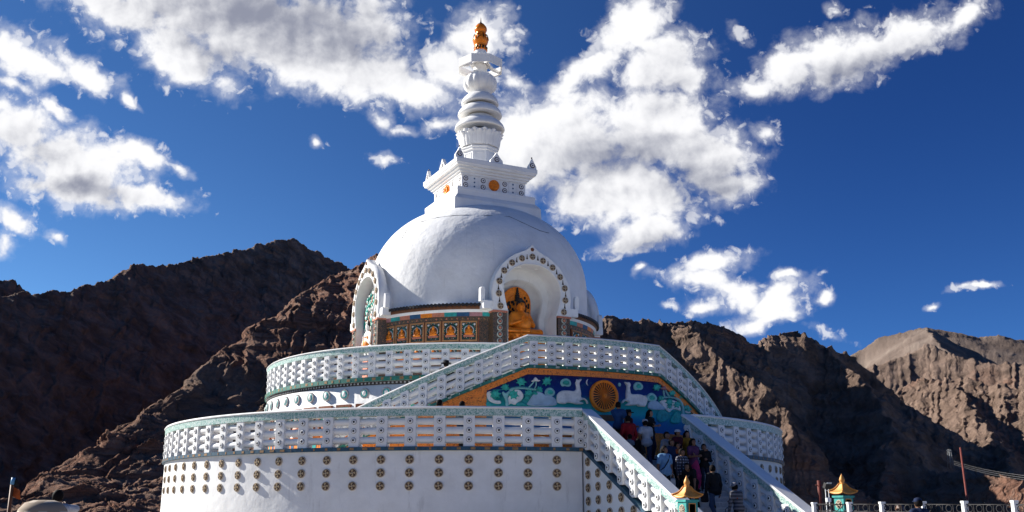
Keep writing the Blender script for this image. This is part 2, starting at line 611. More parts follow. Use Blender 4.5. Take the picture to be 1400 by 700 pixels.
def build_terrain():
    az = np.concatenate([np.linspace(-62, -30, 120)[:-1], np.linspace(-30, 30, int(1250*QUAL)), np.linspace(30, 50, 70)[1:]])
    az = np.radians(az)
    rr = np.concatenate([np.geomspace(70, 150, 60)[:-1], np.geomspace(150, 720, int(900*QUAL))[:-1], np.geomspace(720, 2600, 240)])
    A, Rr = np.meshgrid(az, rr)
    th = YAW + A
    X, Y = CAM[0] + Rr * np.sin(th), CAM[1] + Rr * np.cos(th)
    Z, top, base = terrain_height(X, Y)
    # crags: push the surface sideways too, so cliffs are not a pure height field
    X = X + 1.3 * fbm(X / 7, Z / 5, 3, 77)
    Y = Y + 1.3 * fbm(Y / 7, Z / 5, 3, 83)
    nr, na = X.shape
    V = np.stack([X, Y, Z], -1).reshape(-1, 3).astype(np.float32)
    i = np.arange(nr * na).reshape(nr, na)
    F = np.stack([i[:-1, :-1], i[:-1, 1:], i[1:, 1:], i[1:, :-1]], -1).reshape(-1, 4)
    me = bpy.data.meshes.new("mountains")
    me.vertices.add(len(V))
    me.vertices.foreach_set("co", V.ravel())
    me.loops.add(F.size)
    me.loops.foreach_set("vertex_index", F.astype(np.int32).ravel())
    me.polygons.add(len(F))
    me.polygons.foreach_set("loop_start", np.arange(0, F.size, 4, dtype=np.int32))
    me.polygons.foreach_set("loop_total", np.full(len(F), 4, dtype=np.int32))
    me.update(calc_edges=True)
    return me


def rock_material():
    mt = bpy.data.materials.new("bare_rock")
    mt.use_nodes = True
    t = NT(mt.node_tree)
    b = t.n["Principled BSDF"]
    P = t.coord("Object")
    big = t.noise(P, 0.010, 4, 0.55, 0.4)
    mid = t.noise(P, 0.09, 8, 0.62, 0.3)
    mp = t.new("ShaderNodeMapping")
    t.l.new(P, mp.inputs[0])
    mp.inputs["Rotation"].default_value = (0.5, 0.35, 0.6)
    mp.inputs["Scale"].default_value = (0.16, 0.9, 1.1)
    strata = t.noise(mp.outputs[0], 0.55, 7, 0.65, 0.8)
    c = t.ramp(mid, [(0.25, (0.060, 0.043, 0.035)), (0.46, (0.155, 0.107, 0.082)), (0.62, (0.25, 0.175, 0.135)), (0.80, (0.36, 0.27, 0.215))])
    red = t.ramp(strata, [(0.3, (0.075, 0.042, 0.032)), (0.50, (0.25, 0.125, 0.083)), (0.72, (0.33, 0.225, 0.175))])
    x, y, z = t.xyz(P)
    # a belt of rust-coloured beds crosses the near spur
    belt = t.math("ABSOLUTE", t.math("SUBTRACT", t.math("MULTIPLY_ADD", x, -1.07, y), 182.0))
    big = t.math("ADD", big, t.math("MULTIPLY", t.smooth(belt, 85, 40), 0.17))
    c = t.mix(t.smooth(big, 0.47, 0.66), c, red)
    # scree and dust lie on the gentler ground
    nz = t.xyz(t.new("ShaderNodeNewGeometry").outputs["Normal"])[2]
    dust = t.math("MULTIPLY", t.smooth(nz, 0.72, 0.92), t.smooth(t.noise(P, 0.05, 6, 0.6), 0.40, 0.62))
    c = t.mix(t.math("MULTIPLY", dust, 0.7), c, (0.29, 0.20, 0.15, 1))
    # the colour blends to a flatter grey-brown with distance
    dist = t.math("LENGTH" if False else "SQRT", t.math("ADD", t.math("MULTIPLY", x, x), t.math("MULTIPLY", y, y)))
    farm = t.smooth(dist, 680, 1200)
    c = t.mix(farm, c, t.ramp(t.noise(P, 0.012, 7, 0.6), [(0.3, (0.115, 0.085, 0.070)), (0.55, (0.185, 0.140, 0.115)), (0.75, (0.25, 0.20, 0.165))]))
    t.l.new(c, b.inputs["Base Color"])
    b.inputs["Roughness"].default_value = 0.95
    b.inputs["Specular IOR Level"].default_value = 0.08
    bp = t.new("ShaderNodeBump")
    bp.inputs["Strength"].default_value = 1.0
    bp.inputs["Distance"].default_value = 1.5
    hgt = t.math("ADD", t.math("MULTIPLY", t.noise(P, 0.35, 9, 0.70, 0.4), 1.6), t.math("MULTIPLY", strata, 0.9))
    t.l.new(hgt, bp.inputs["Height"])
    t.l.new(bp.outputs[0], b.inputs["Normal"])
    return mt


mountains = bpy.data.objects.new("mountains", build_terrain())
COL.objects.link(mountains)
mountains.data.materials.append(rock_material())
tag(mountains, kind="structure", label="bare brown rocky mountains round the valley")


def ground_material():
    mt = bpy.data.materials.new("dusty_ground")
    mt.use_nodes = True
    t = NT(mt.node_tree)
    b = t.n["Principled BSDF"]
    P = t.coord("Object")
    c = t.ramp(t.noise(P, 0.6, 8, 0.6), [(0.3, (0.25, 0.215, 0.18)), (0.6, (0.38, 0.335, 0.285)), (0.8, (0.46, 0.41, 0.36))])
    t.l.new(c, b.inputs["Base Color"])
    b.inputs["Roughness"].default_value = 0.95
    return mt


g = MB()
gn = 96
g.add([(0, 0, GROUND_Z)] + [ring(30, 2 * PI * k / gn, GROUND_Z) for k in range(gn)] + [ring(75, 2 * PI * k / gn, GROUND_Z) for k in range(gn)]
      + [ring(3200, 2 * PI * k / gn, -60.0) for k in range(gn)],
      [(0, 1 + k, 1 + (k + 1) % gn) for k in range(gn)] + [(1 + k, 1 + gn + k, 1 + gn + (k + 1) % gn, 1 + (k + 1) % gn) for k in range(gn)]
      + [(1 + gn + k, 1 + 2 * gn + k, 1 + 2 * gn + (k + 1) % gn, 1 + gn + (k + 1) % gn) for k in range(gn)])
ground = g.build("ground", ground_material())
tag(ground, kind="structure")


# ------------------------------------------------------------------ materials
def paint(name, col, rough=0.6, var=0.18, scale=5.0, metal=0.0, bump=0.0, bscale=14.0, spec=0.4, dark=None):
    mt = bpy.data.materials.new(name)
    mt.use_nodes = True
    t = NT(mt.node_tree)
    b = t.n["Principled BSDF"]
    P = t.coord("Object")
    lo = tuple(c * (1 - var) for c in col) if dark is None else dark
    hi = tuple(min(1.0, c * (1 + var * 0.6)) for c in col)
    t.l.new(t.ramp(t.noise(P, scale, 6, 0.6), [(0.30, lo), (0.68, hi)]), b.inputs["Base Color"])
    b.inputs["Roughness"].default_value = rough
    b.inputs["Metallic"].default_value = metal
    b.inputs["Specular IOR Level"].default_value = spec
    if bump:
        bp = t.new("ShaderNodeBump")
        bp.inputs["Strength"].default_value = 1.0
        bp.inputs["Distance"].default_value = bump
        t.l.new(t.noise(P, bscale, 6, 0.6), bp.inputs["Height"])
        t.l.new(bp.outputs[0], b.inputs["Normal"])
    return mt


def plaster_material(name, streaks=1.0, trowel=0.02):
    """limewashed render: trowel marks, faint grey rain streaks, dusty patches"""
    mt = bpy.data.materials.new(name)
    mt.use_nodes = True
    t = NT(mt.node_tree)
    b = t.n["Principled BSDF"]
    P = t.coord("Object")
    x, y, z = t.xyz(P)
    c = t.ramp(t.noise(P, 1.3, 6, 0.6), [(0.25, (0.72, 0.715, 0.70)), (0.6, (0.82, 0.82, 0.81))])
    around = t.math("MULTIPLY", t.math("ARCTAN2", x, y), 16.0)
    st = t.noise(t.comb(around, t.math("MULTIPLY", z, 0.22), 0.0), 2.6, 5, 0.7)
    c = t.mix(t.math("MULTIPLY", t.smooth(st, 0.55, 0.72), 0.42 * streaks), c, (0.47, 0.46, 0.45, 1))
    c = t.mix(t.math("MULTIPLY", t.smooth(t.noise(P, 0.8, 8, 0.65), 0.52, 0.75), 0.13), c, (0.60, 0.56, 0.50, 1))
    c = t.mix(t.math("MULTIPLY", t.smooth(t.noise(P, 9.0, 8, 0.7), 0.60, 0.76), 0.16), c, (0.42, 0.40, 0.38, 1))
    t.l.new(c, b.inputs["Base Color"])
    b.inputs["Roughness"].default_value = 0.72
    b.inputs["Specular IOR Level"].default_value = 0.25
    bp = t.new("ShaderNodeBump")
    bp.inputs["Strength"].default_value = 1.0
    bp.inputs["Distance"].default_value = trowel
    h = t.math("ADD", t.noise(P, 2.2, 6, 0.55), t.math("MULTIPLY", t.noise(P, 0.7, 2, 0.5), 1.2))
    t.l.new(h, bp.inputs["Height"])
    t.l.new(bp.outputs[0], b.inputs["Normal"])
    return mt


def marble_material(name, a, bcol, scale=11.0, lo=0.42, hi=0.58, crack=0.0):
    mt = bpy.data.materials.new(name)
    mt.use_nodes = True
    t = NT(mt.node_tree)
    b = t.n["Principled BSDF"]
    P = t.coord("Object")
    n = t.noise(P, scale, 5, 0.65, 1.6)
    vo = t.new("ShaderNodeTexVoronoi", feature="DISTANCE_TO_EDGE")
    t.l.new(P, vo.inputs["Vector"])
    vo.inputs["Scale"].default_value = scale * 0.55
    c = t.mix(t.smooth(n, lo, hi), (*a, 1), (*bcol, 1))
    c = t.mix(t.math("MULTIPLY", t.smooth(vo.outputs["Distance"], 0.05, 0.0), crack), c, (0.62, 0.66, 0.62, 1))
    t.l.new(c, b.inputs["Base Color"])
    b.inputs["Roughness"].default_value = 0.45
    return mt


WHITE = plaster_material("white_plaster", 1.0, 0.02)
DOMEW = plaster_material("dome_plaster", 0.5, 0.034)
TRIM = plaster_material("white_trim", 0.35, 0.008)
MOSAIC = marble_material("green_mosaic", (0.075, 0.27, 0.225), (0.56, 0.65, 0.62), 13.0, 0.40, 0.60, 0.8)
BLUEBAND = paint("blue_band", (0.020, 0.075, 0.125), 0.55, 0.4, 9)
TEALBAND = paint("teal_band", (0.020, 0.16, 0.125), 0.55, 0.35, 9)
OCHRE = paint("ochre_square", (0.30, 0.17, 0.07), 0.55, 0.4, 14)
PALESQ = paint("pale_square", (0.42, 0.46, 0.40), 0.55, 0.35, 14)
DARK = paint("dark_recess", (0.018, 0.015, 0.014), 0.8)
GOLD = paint("gilt", (0.93, 0.23, 0.010), 0.28, 0.28, 7, 0.25, 0.004, 20)
GOLDPAINT = paint("gold_paint", (0.93, 0.25, 0.012), 0.45, 0.25, 6, 0.0)
BRONZE = paint("dark_bronze", (0.05, 0.026, 0.014), 0.5, 0.4, 12, 0.3)
ORANGE = marble_material("orange_scrollwork", (0.34, 0.075, 0.010), (0.90, 0.25, 0.02), 12.0, 0.36, 0.52)
ORANGEF = paint("orange_paint", (0.92, 0.24, 0.010), 0.5, 0.35, 16)
REDWOOD = paint("red_wood", (0.24, 0.075, 0.030), 0.6, 0.4, 9)
BROWNWOOD = paint("brown_wood", (0.16, 0.060, 0.022), 0.6, 0.4, 9)
NAVY = paint("navy_paint", (0.015, 0.03, 0.15), 0.5, 0.3, 4)
TEAL = paint("teal_paint", (0.020, 0.33, 0.31), 0.5, 0.4, 7)
LEAFG = paint("green_leaf_paint", (0.03, 0.42, 0.33), 0.5, 0.45, 9)
AQUA = paint("pale_aqua_paint", (0.27, 0.55, 0.53), 0.5, 0.25, 6)
BONE = paint("bone_white_paint", (0.80, 0.78, 0.74), 0.6, 0.22, 6, 0, 0.004)
MIST = paint("mist_blue_paint", (0.42, 0.56, 0.66), 0.6, 0.25, 3)
PINK = paint("rose_paint", (0.42, 0.20, 0.21), 0.6, 0.3, 9)
CORAL = paint("coral_paint", (0.55, 0.20, 0.12), 0.6, 0.3, 9)
BLUEP = paint("blue_paint", (0.018, 0.09, 0.20), 0.55, 0.3, 6)
FLORAL = marble_material("painted_florals", (0.030, 0.034, 0.026), (0.26, 0.12, 0.05), 22.0, 0.50, 0.58)
BLACKTILE = paint("black_tile", (0.022, 0.020, 0.022), 0.6, 0.3, 9)
DARKGREEN = paint("dark_green_paint", (0.020, 0.060, 0.050), 0.5, 0.4, 10)
TANW = paint("tan_frame", (0.46, 0.22, 0.085), 0.55, 0.3, 9)
HAIRM = paint("black_hair_paint", (0.012, 0.010, 0.011), 0.5)
TREAD = marble_material("grey_marble_steps", (0.36, 0.37, 0.39), (0.52, 0.53, 0.55), 3.0, 0.35, 0.7)


def disc_material():
    """embossed brass medallion: four bright lobes on dark brown"""
    mt = bpy.data.materials.new("brass_medallion")
    mt.use_nodes = True
    t = NT(mt.node_tree)
    b = t.n["Principled BSDF"]
    x, y, z = t.xyz(t.coord("Object"))
    r = t.math("SQRT", t.math("ADD", t.math("MULTIPLY", x, x), t.math("MULTIPLY", y, y)))
    a = t.math("ARCTAN2", y, x)
    lob = t.math("SINE", t.math("MULTIPLY_ADD", a, 4.0, t.math("MULTIPLY", r, 14.0)))
    inr = t.math("MULTIPLY", t.smooth(r, 0.018, 0.03), t.smooth(r, 0.112, 0.101))
    k = t.math("MULTIPLY", t.smooth(lob, -0.25, 0.3), inr)
    c = t.mix(k, (0.085, 0.044, 0.024, 1), (0.46, 0.32, 0.17, 1))
    t.l.new(c, b.inputs["Base Color"])
    b.inputs["Metallic"].default_value = 0.35
    b.inputs["Roughness"].default_value = 0.42
    return mt


MEDAL = disc_material()
RIM = paint("cream_rim", (0.50, 0.42, 0.32), 0.6, 0.2, 20)
GREYRIM = paint("grey_rim", (0.30, 0.30, 0.30), 0.6, 0.3, 20)


# ------------------------------------------------------------------ rounded bodies from merged capsules
def _cap(P, a, b, ra, rb):
    a, b = np.array(a, float), np.array(b, float)
    ab = b - a
    t = np.clip(((P - a) @ ab) / (ab @ ab + 1e-12), 0, 1)
    return np.linalg.norm(P - a - t[:, None] * ab, axis=1) - (ra + (rb - ra) * t)


def _ell(P, c, r):
    q = (P - np.array(c, float)) / np.array(r, float)
    k0 = np.linalg.norm(q, axis=1)
    k1 = np.linalg.norm(q / np.array(r, float), axis=1) + 1e-9
    return k0 * (k0 - 1.0) / k1


def body_field(prims, k):
    def f(P):
        d = None
        for p in prims:
            e = _cap(P, *p[1:]) if p[0] == "c" else _ell(P, *p[1:])
            if d is None:
                d = e
            else:
                h = np.clip(0.5 + 0.5 * (d - e) / k, 0, 1)
                d = d + (e - d) * h - k * h * (1 - h)
        return d
    return f


def prims_box(prims, pad):
    lo, hi = np.full(3, 1e9), np.full(3, -1e9)
    for p in prims:
        if p[0] == "c":
            for c, r in ((p[1], p[3]), (p[2], p[4])):
                lo, hi = np.minimum(lo, np.array(c) - r), np.maximum(hi, np.array(c) + r)
        else:
            lo, hi = np.minimum(lo, np.array(p[1]) - p[2]), np.maximum(hi, np.array(p[1]) + p[2])
    return lo - pad, hi + pad


def net_mesh(prims, h=0.02, k=0.03, grow=0.0, clip=None):
    """one continuous skin round the merged capsules (surface nets)"""
    lo, hi = prims_box(prims, abs(grow) + 2.5 * h)
    n = np.ceil((hi - lo) / h).astype(int) + 1
    g = [lo[i] + h * np.arange(n[i]) for i in range(3)]
    X, Y, Z = np.meshgrid(*g, indexing="ij")
    P = np.stack([X.ravel(), Y.ravel(), Z.ravel()], 1)
    D = body_field(prims, k)(P) - grow
    if clip is not None:
        D = np.maximum(D, clip(P))
    D = D.reshape(n)
    S = D < 0
    c = [S[i:n[0] - 1 + i, j:n[1] - 1 + j, l:n[2] - 1 + l] for i in (0, 1) for j in (0, 1) for l in (0, 1)]
    cnt = sum(x.astype(int) for x in c)
    act = (cnt > 0) & (cnt < 8)
    idx = -np.ones(act.shape, int)
    ii = np.argwhere(act)
    idx[act] = np.arange(len(ii))
    acc, num = np.zeros((len(ii), 3)), np.zeros(len(ii))
    offs = [(i, j, l) for i in (0, 1) for j in (0, 1) for l in (0, 1)]
    for e0 in range(8):
        for ax in range(3):
            if offs[e0][ax] == 0:
                o0 = np.array(offs[e0])
                o1 = o0.copy()
                o1[ax] = 1
                d0 = D[tuple((ii + o0).T)]
                d1 = D[tuple((ii + o1).T)]
                cr = (d0 < 0) != (d1 < 0)
                tt = np.where(cr, d0 / np.where(cr, d0 - d1, 1), 0)
                pt = ii + o0
                pt = pt.astype(float)
                pt[:, ax] += tt
                acc[cr] += pt[cr]
                num[cr] += 1
    V = lo + h * acc / num[:, None]
    F = []
    for ax in range(3):
        sl0 = [slice(0, n[i]) for i in range(3)]
        a = [slice(1, n[i] - 1) for i in range(3)]
        a[ax] = slice(0, n[ax] - 1)
        b = list(a)
        b[ax] = slice(1, n[ax])
        s0, s1 = S[tuple(a)], S[tuple(b)]
        e = np.argwhere(s0 != s1)
        if not len(e):
            continue
        flip = s0[tuple(e.T)]
        for i in range(3):
            if i != ax:
                e[:, i] += 1
        u, w_ = [i for i in range(3) if i != ax]
        q = []
        for du, dw in ((0, 0), (1, 0), (1, 1), (0, 1)):
            x = e.copy()
            x[:, u] -= du
            x[:, w_] -= dw
            q.append(idx[tuple(x.T)])
        q = np.stack(q, 1)
        if ax == 1:
            flip = ~flip
        q[flip] = q[flip][:, ::-1]
        F.append(q)
    F = np.concatenate(F)
    return V, F


def net_object(name, prims, mats, parent=None, h=0.02, k=0.03, grow=0.0, clip=None):
    V, F = net_mesh(prims, h, k, grow, clip)
    mb = MB()
    mb.add(V, F.tolist(), 0, True)
    return mb.build(name, mats, parent)


# ------------------------------------------------------------------ wall frames
def frame_m(r, a, z):
    """local x along the wall, y up, z out of the wall"""
    s, c = math.sin(a), math.cos(a)
    p = ring(r, a, z)
    return Matrix(((c, 0, s, p[0]), (s, 0, -c, p[1]), (0, 1, 0, p[2]), (0, 0, 0, 1)))


def plane_m(pos, side, up, out):
    M = Matrix.Identity(4)
    for i in range(3):
        M[i][0], M[i][1], M[i][2], M[i][3] = side[i], up[i], out[i], pos[i]
    return M


def medallion(rad=0.122, rim=RIM, face=MEDAL, name="medallion", parent=None):
    mb = MB()
    mb.disc((0, 0, 0), (0, 0, 1), (0, 1, 0), rad * 1.12, rad * 1.06, -0.02, 0.030, 20, 0)
    mb.disc((0, 0, 0), (0, 0, 1), (0, 1, 0), rad * 0.93, rad * 0.80, 0.028, 0.052, 20, 1)
    mb.disc((0, 0, 0), (0, 0, 1), (0, 1, 0), rad * 0.22, rad * 0.12, 0.050, 0.070, 10, 0)
    return mb.build(name, [rim, face], parent)


def rosette_mesh(rad=0.085):
    mb = MB()
    mb.disc((0, 0, 0), (0, 0, 1), (0, 1, 0), rad, rad * 0.94, -0.01, 0.020, 18, 1)
    mb.disc((0, 0, 0), (0, 0, 1), (0, 1, 0), rad * 0.80, rad * 0.62, 0.018, 0.034, 18, 0)
    mb.disc((0, 0, 0), (0, 0, 1), (0, 1, 0), rad * 0.42, rad * 0.36, 0.032, 0.038, 12, 2)
    return mb


def railing(name, label, stations, H, pw, rr, rows, cap=0.07, band=0.20, depth=0.27, group=None, post_at=None, squares=None, base_h=0.11,
            open_ends=True, post_shear=None, rose=0.085):
    """stations: fine path [(point at the top of the coping's outer edge, out, side)] ; post_at: list of (point, out, side) for the posts.
    rows: drop below the coping of each rail's centre"""
    t = thing(name, label, "railing", group=group)
    up = (0, 0, 1)
    path = [(p, o, up) for p, o, s in stations]
    mb = MB()
    mb.sweep([(-depth - .05, -cap), (0.035, -cap), (0.05, -cap * .55), (0.02, 0), (-depth - .02, 0), (-depth - .06, -cap * .5)], path, smooth=False)
    mb.build("coping", TRIM, t, 0.0)
    mb = MB()
    mb.sweep([(-depth - .02, -cap - band), (0.012, -cap - band), (0.018, -cap - .002), (-depth - .02, -cap - .002)], path)
    mb.build("mosaic_band", MOSAIC, t)
    for d in rows:
        mb = MB()
        prof = [(-rr - .045 + rr * 1.02 * math.cos(q), -d + rr * math.sin(q)) for q in [2 * PI * k / 12 for k in range(12)]]
        mb.sweep(prof, path, smooth=True)
        mb.build("rail", TRIM, t)
    # base band with painted squares
    mb = MB()
    mb.sweep([(-depth, -H), (0.045, -H), (0.045, -H + base_h), (-depth, -H + base_h)], path)
    if squares:
        pitch, frac, zz = squares
        acc, nxt = 0.0, 0.0
        for (p0, o0, s0), (p1, o1, s1) in zip(stations[:-1], stations[1:]):
            p0v, p1v = Vector(p0), Vector(p1)
            L = (p1v - p0v).length
            while nxt < acc + L:
                f = (nxt - acc) / L
                f2 = min(1.0, f + pitch * frac / L)
                q0, q1 = p0v.lerp(p1v, f), p0v.lerp(p1v, f2)
                oo = Vector(o0).lerp(Vector(o1), f).normalized()
                a0, a1 = q0 + oo * 0.046, q1 + oo * 0.046
                lo_, hi_ = Vector((0, 0, -H + base_h * .18)), Vector((0, 0, -H + base_h * .82))
                e = oo * 0.006
                mb.hexa([a0 + lo_, a1 + lo_, a1 + lo_ + e, a0 + lo_ + e, a0 + hi_, a1 + hi_, a1 + hi_ + e, a0 + hi_ + e], 1)
                nxt += pitch
            acc += L
        mb.build("painted_band", [zz[0], zz[1]], t)
    else:
        mb.build("painted_band", TRIM, t)
    # posts
    pm = MB()
    z0, z1 = -H + base_h, -cap - band + 0.03
    pm.box((0, (z0 + z1) / 2, -depth / 2 + .012), (pw, z1 - z0, depth + .024), 0)
    proto = rp = None
    for p, o, s in post_at:
        M = plane_m(p, s, up, o)
        if proto is None:
            proto = pm.build("post", TRIM, t, 0.012)
            proto.matrix_local = M
            post = proto
            rp = rosette_mesh(rose).build("rosette", [TRIM, GREYRIM, DARK], post)
            rs = [rp] + [clone(rp, post) for _ in rows[1:]]
        else:
            post = clone(proto, t, M)
            rs = [clone(rp, post) for _ in rows]
        for d, q in zip(rows, rs):
            q.matrix_local = Matrix.Translation((0, -d, 0.024))
    return t


def arc_station(r, a, z):
    return (ring(r, a, z), (math.sin(a), -math.cos(a), 0), (math.cos(a), math.sin(a), 0))


# ------------------------------------------------------------------ lower terrace (drum, medallions) and its railing
STEP1, A1_0 = 0.0716, -1.5195
Z1, F1 = 3.61, 3.55                                           # top of the drum, terrace floor
R1 = 12.0
lower = thing("terrace", "lower round white terrace wall studded with rows of brass medallions", "terrace wall")
LEFT_A, RIGHT_A = -0.166, 0.172                               # the stair cuts the drum between these
mb = MB()
mb.lathe([(R1, -0.5), (R1, Z1)], 200, a0=RIGHT_A, a1=2 * PI + LEFT_A, smooth=True)
mb.lathe([(R1 - .001, Z1 - .06), (8.3, Z1 - .06)], 200, a0=0, a1=2 * PI, smooth=False)
mb.build("drum_wall", WHITE, lower)
med = None
ROWS1 = (3.3578, 2.9828, 2.6118)


def add_medallion(M, parent):
    global med
    if med is None:
        med = medallion(parent=parent)
        med.matrix_local = M
        return med
    return clone(med, parent, M)


for k in list(range(-1, 19)):
    for z in ROWS1:
        add_medallion(frame_m(R1, A1_0 + k * STEP1, z), lower)
for k in range(8):
    for z in ROWS1[:2]:
        add_medallion(frame_m(R1, 0.44 + k * STEP1, z), lower)

rows1 = (0.425, 0.69, 0.96)
st = [arc_station(12.055, -2.1 + (LEFT_A + 2.1) * k / 110, 4.8817) for k in range(111)]
po = [arc_station(12.03, A1_0 + k * STEP1, 4.8817) for k in range(-3, 19)] + [arc_station(12.03, LEFT_A - .005, 4.8817)]
railing("railing", "long white pierced railing round the lower terrace, left of the main stair", st, 1.27, 0.33, 0.105, rows1, post_at=po, squares=(0.40, 0.42, (BLUEBAND, OCHRE)),
        group="white pierced railings of the stupa")
st = [arc_station(12.055, RIGHT_A + 1.35 * k / 80, 4.8817) for k in range(81)]
po = [arc_station(12.03, 0.215 + k * STEP1, 4.8817) for k in range(0, 14)]
railing("railing", "short curved white railing of the lower terrace behind the shaded right balustrade", st, 1.27, 0.33, 0.105, rows1, post_at=po, squares=(0.40, 0.42, (BLUEBAND, OCHRE)),
        group="white pierced railings of the stupa")

# ------------------------------------------------------------------ main staircase with its two balustrades
SL = 0.575
YT = -11.9                                                    # top nosing
NST = 19
RIS = (F1 - GROUND_Z) / NST
RUN = RIS / SL


def stair_z(y):
    if y > YT:
        return F1
    return max(GROUND_Z, F1 - RIS * math.ceil((YT - y) / RUN - 1e-6))


stairs = thing("staircase", "broad grey marble staircase climbing to the painted wall", "staircase")
mb = MB()
XL, XR = -1.55, 1.75
for i in range(NST + 1):
    ztop = F1 - RIS * i
    y1 = YT - RUN * (i - 1) if i else -9.95
    y0 = YT - RUN * i
    if ztop <= GROUND_Z + 1e-3:
        break
    mb.box(((XL + XR) / 2, (y0 + y1) / 2, (ztop + GROUND_Z - .3) / 2), (XR - XL, y1 - y0, ztop - GROUND_Z + .3), 0)
mb.build("steps", TREAD, stairs)
for i in range(1, NST):
    if i % 1 == 0:
        q = MB()
        q.box(((XL + XR) / 2, YT - RUN * i + .012, F1 - RIS * i + .002), (XR - XL - .02, 0.05, 0.022))
        if i <= 17:
            q.build("nosing", paint("step_edge", (0.55, 0.56, 0.58), 0.5) if i == 1 else bpy.data.materials["step_edge"], stairs)
# side walls under the balustrades
for sx, (xa, xb) in ((-1, (-1.93, -1.55)), (1, (1.75, 2.15))):
    q = MB()
    yb = -17.55
    top = lambda y: 4.88 - 1.20 - SL * max(0, (-11.75 - y))
    poly = [(-9.9, -0.5), (yb, -0.5), (yb, top(yb)), (-11.75, top(-11.75)), (-9.9, top(-11.75))]
    n = len(poly)
    q.add([(xa, y, z) for y, z in poly] + [(xb, y, z) for y, z in poly],
          [tuple(range(n)), tuple(range(2 * n - 1, n - 1, -1))] + [(i, n + i, n + (i + 1) % n, (i + 1) % n) for i in range(n)])
    q.build("side_wall", WHITE, stairs)
# medallions stepping down the sunlit side wall
for j, y in enumerate([-12.10, -12.65, -13.25, -13.85, -14.45, -15.05]):
    ztop = 3.40 - SL * max(0, (-11.9 - y))
    for i in range(5):
        z = ztop - 0.372 * i + (0.0 if j else .02)
        if z > 1.2:
            add_medallion(plane_m((-1.93, y, z), (0, -1, 0), (0, 0, 1), (-1, 0, 0)), stairs)


def straight(x, out, side):
    ys = [-11.72] + list(np.linspace(-11.95, -17.0, 26))
    return [((x, y, 4.88 - SL * max(0, -11.78 - y)), out, side) for y in ys]


rowsS = (0.425, 0.69, 0.96)
yp = [-12.0 - 0.60 * k for k in range(9)]
railing("balustrade", "sunlit white balustrade down the left side of the main stair", straight(-1.93, (-1, 0, 0), (0, -1, 0)), 1.22, 0.27, 0.095, rowsS,
        post_at=[((-1.925, y, 4.88 - SL * (-11.78 - y)), (-1, 0, 0), (0, -1, 0)) for y in yp], squares=(0.5, 0.3, (BLUEBAND, BLUEBAND)), depth=.34,
        group="balustrades of the main stair")
tb = railing("balustrade", "shaded white balustrade down the right side of the main stair", straight(1.75, (-1, 0, 0), (0, -1, 0)), 1.22, 0.30, 0.112, rowsS,
             post_at=[((1.755, y, 4.88 - SL * (-11.78 - y)), (-1, 0, 0), (0, -1, 0)) for y in yp], squares=(0.5, 0.3, (WHITE, WHITE)), depth=.38,
             group="balustrades of the main stair")

# ------------------------------------------------------------------ upper terrace
R2, F2, Z2 = 8.42, 6.22, 6.14
upper = thing("terrace", "upper round white terrace wall with grey oval bosses and framed reliefs", "terrace wall")
mb = MB()
mb.lathe([(R2, F1), (R2, 6.02), (R2 - .05, 6.03)], 180)
mb.lathe([(R2 + .05, 6.14), (4.7, 6.14)], 180, smooth=False)
mb.build("drum_wall", WHITE, upper)
mb = MB()
mb.lathe([(R2 - .06, 6.015), (R2 + .01, 6.02), (R2 + .03, 6.145), (R2 - .06, 6.15)], 180, smooth=False)
for k in range(360):
    a = 2 * PI * k / 360
    mb.add([Vector(ring(R2 + .028, a + d, z)) for d, z in ((-.004, 6.05), (.004, 6.05), (.004, 6.11), (-.004, 6.11))], [(0, 1, 2, 3)], 1)
mb.build("dentil_band", [DARK, GREYRIM], upper)
# bosses and framed reliefs below
ov = None
A2 = [on_ring(x, 540, R2)[0] for x in (499, 471.4, 447.1)]
st2 = (A2[0] - A2[2]) / 2
for k in range(-4, 13):
    a = A2[0] - k * st2
    if a < -1.95:
        continue
    M = frame_m(R2, a, 5.757)
    if ov is None:
        q = MB()
        q.disc((0, 0, 0), (0, 0, 1), (0, 1, 0), .185, .17, -0.02, 0.05, 22, 1)
        q.disc((0, 0, 0), (0, 0, 1), (0, 1, 0), .13, .10, 0.048, 0.062, 22, 2)
        q.ball((0, 0, 0.055), (.075, .095, .03), 12, 8, 0)
        ov = q.build("boss", [BONE, GREYRIM, TEAL], upper)
        ov.matrix_local = M
    else:
        clone(ov, upper, M)
pf = None
for k in range(-7, 13):
    a = A2[0] - k * st2
    if a < -1.95:
        continue
    M = frame_m(R2, a, 4.95)
    if pf is None:
        q = MB()
        for c, s in (((0, .42), (.62, .08)), ((0, -.42), (.62, .08)), ((-.27, 0), (.08, .76)), ((.27, 0), (.08, .76))):
            q.box((c[0], c[1], .03), (s[0], s[1], .10))
        pf = q.build("relief_frame", REDWOOD, upper)
        q = MB()
        q.box((0, 0, .006), (.46, .76, .02), 0)
        q.ball((0, .12, .03), (.075, .09, .05), 10, 8, 1)
        q.ball((0, -.10, .02), (.16, .17, .06), 12, 8, 1)
        q.ball((0, -.25, .02), (.21, .09, .06), 12, 8, 2)
        q2 = q.build("relief", [LEAFG, BONE, CORAL], pf)
        pf.matrix_local = M
    else:
        c = clone(pf, upper, M)
        clone(q2, c, Matrix.Identity(4))
q = MB()
q.lathe([(R2 + .004, F1), (R2 + .006, 4.42)], 180, mat=0)
for k in range(120):
    a = 2 * PI * k / 120
    q.add([Vector(ring(R2 + .012, a + d, z)) for d, z in ((-.012, 3.8), (.012, 3.8), (.012, 4.35), (-.012, 4.35))], [(0, 1, 2, 3)], 1 + k % 2)
q.build("painted_dado", [ORANGE, TEAL, BLUEP], upper)

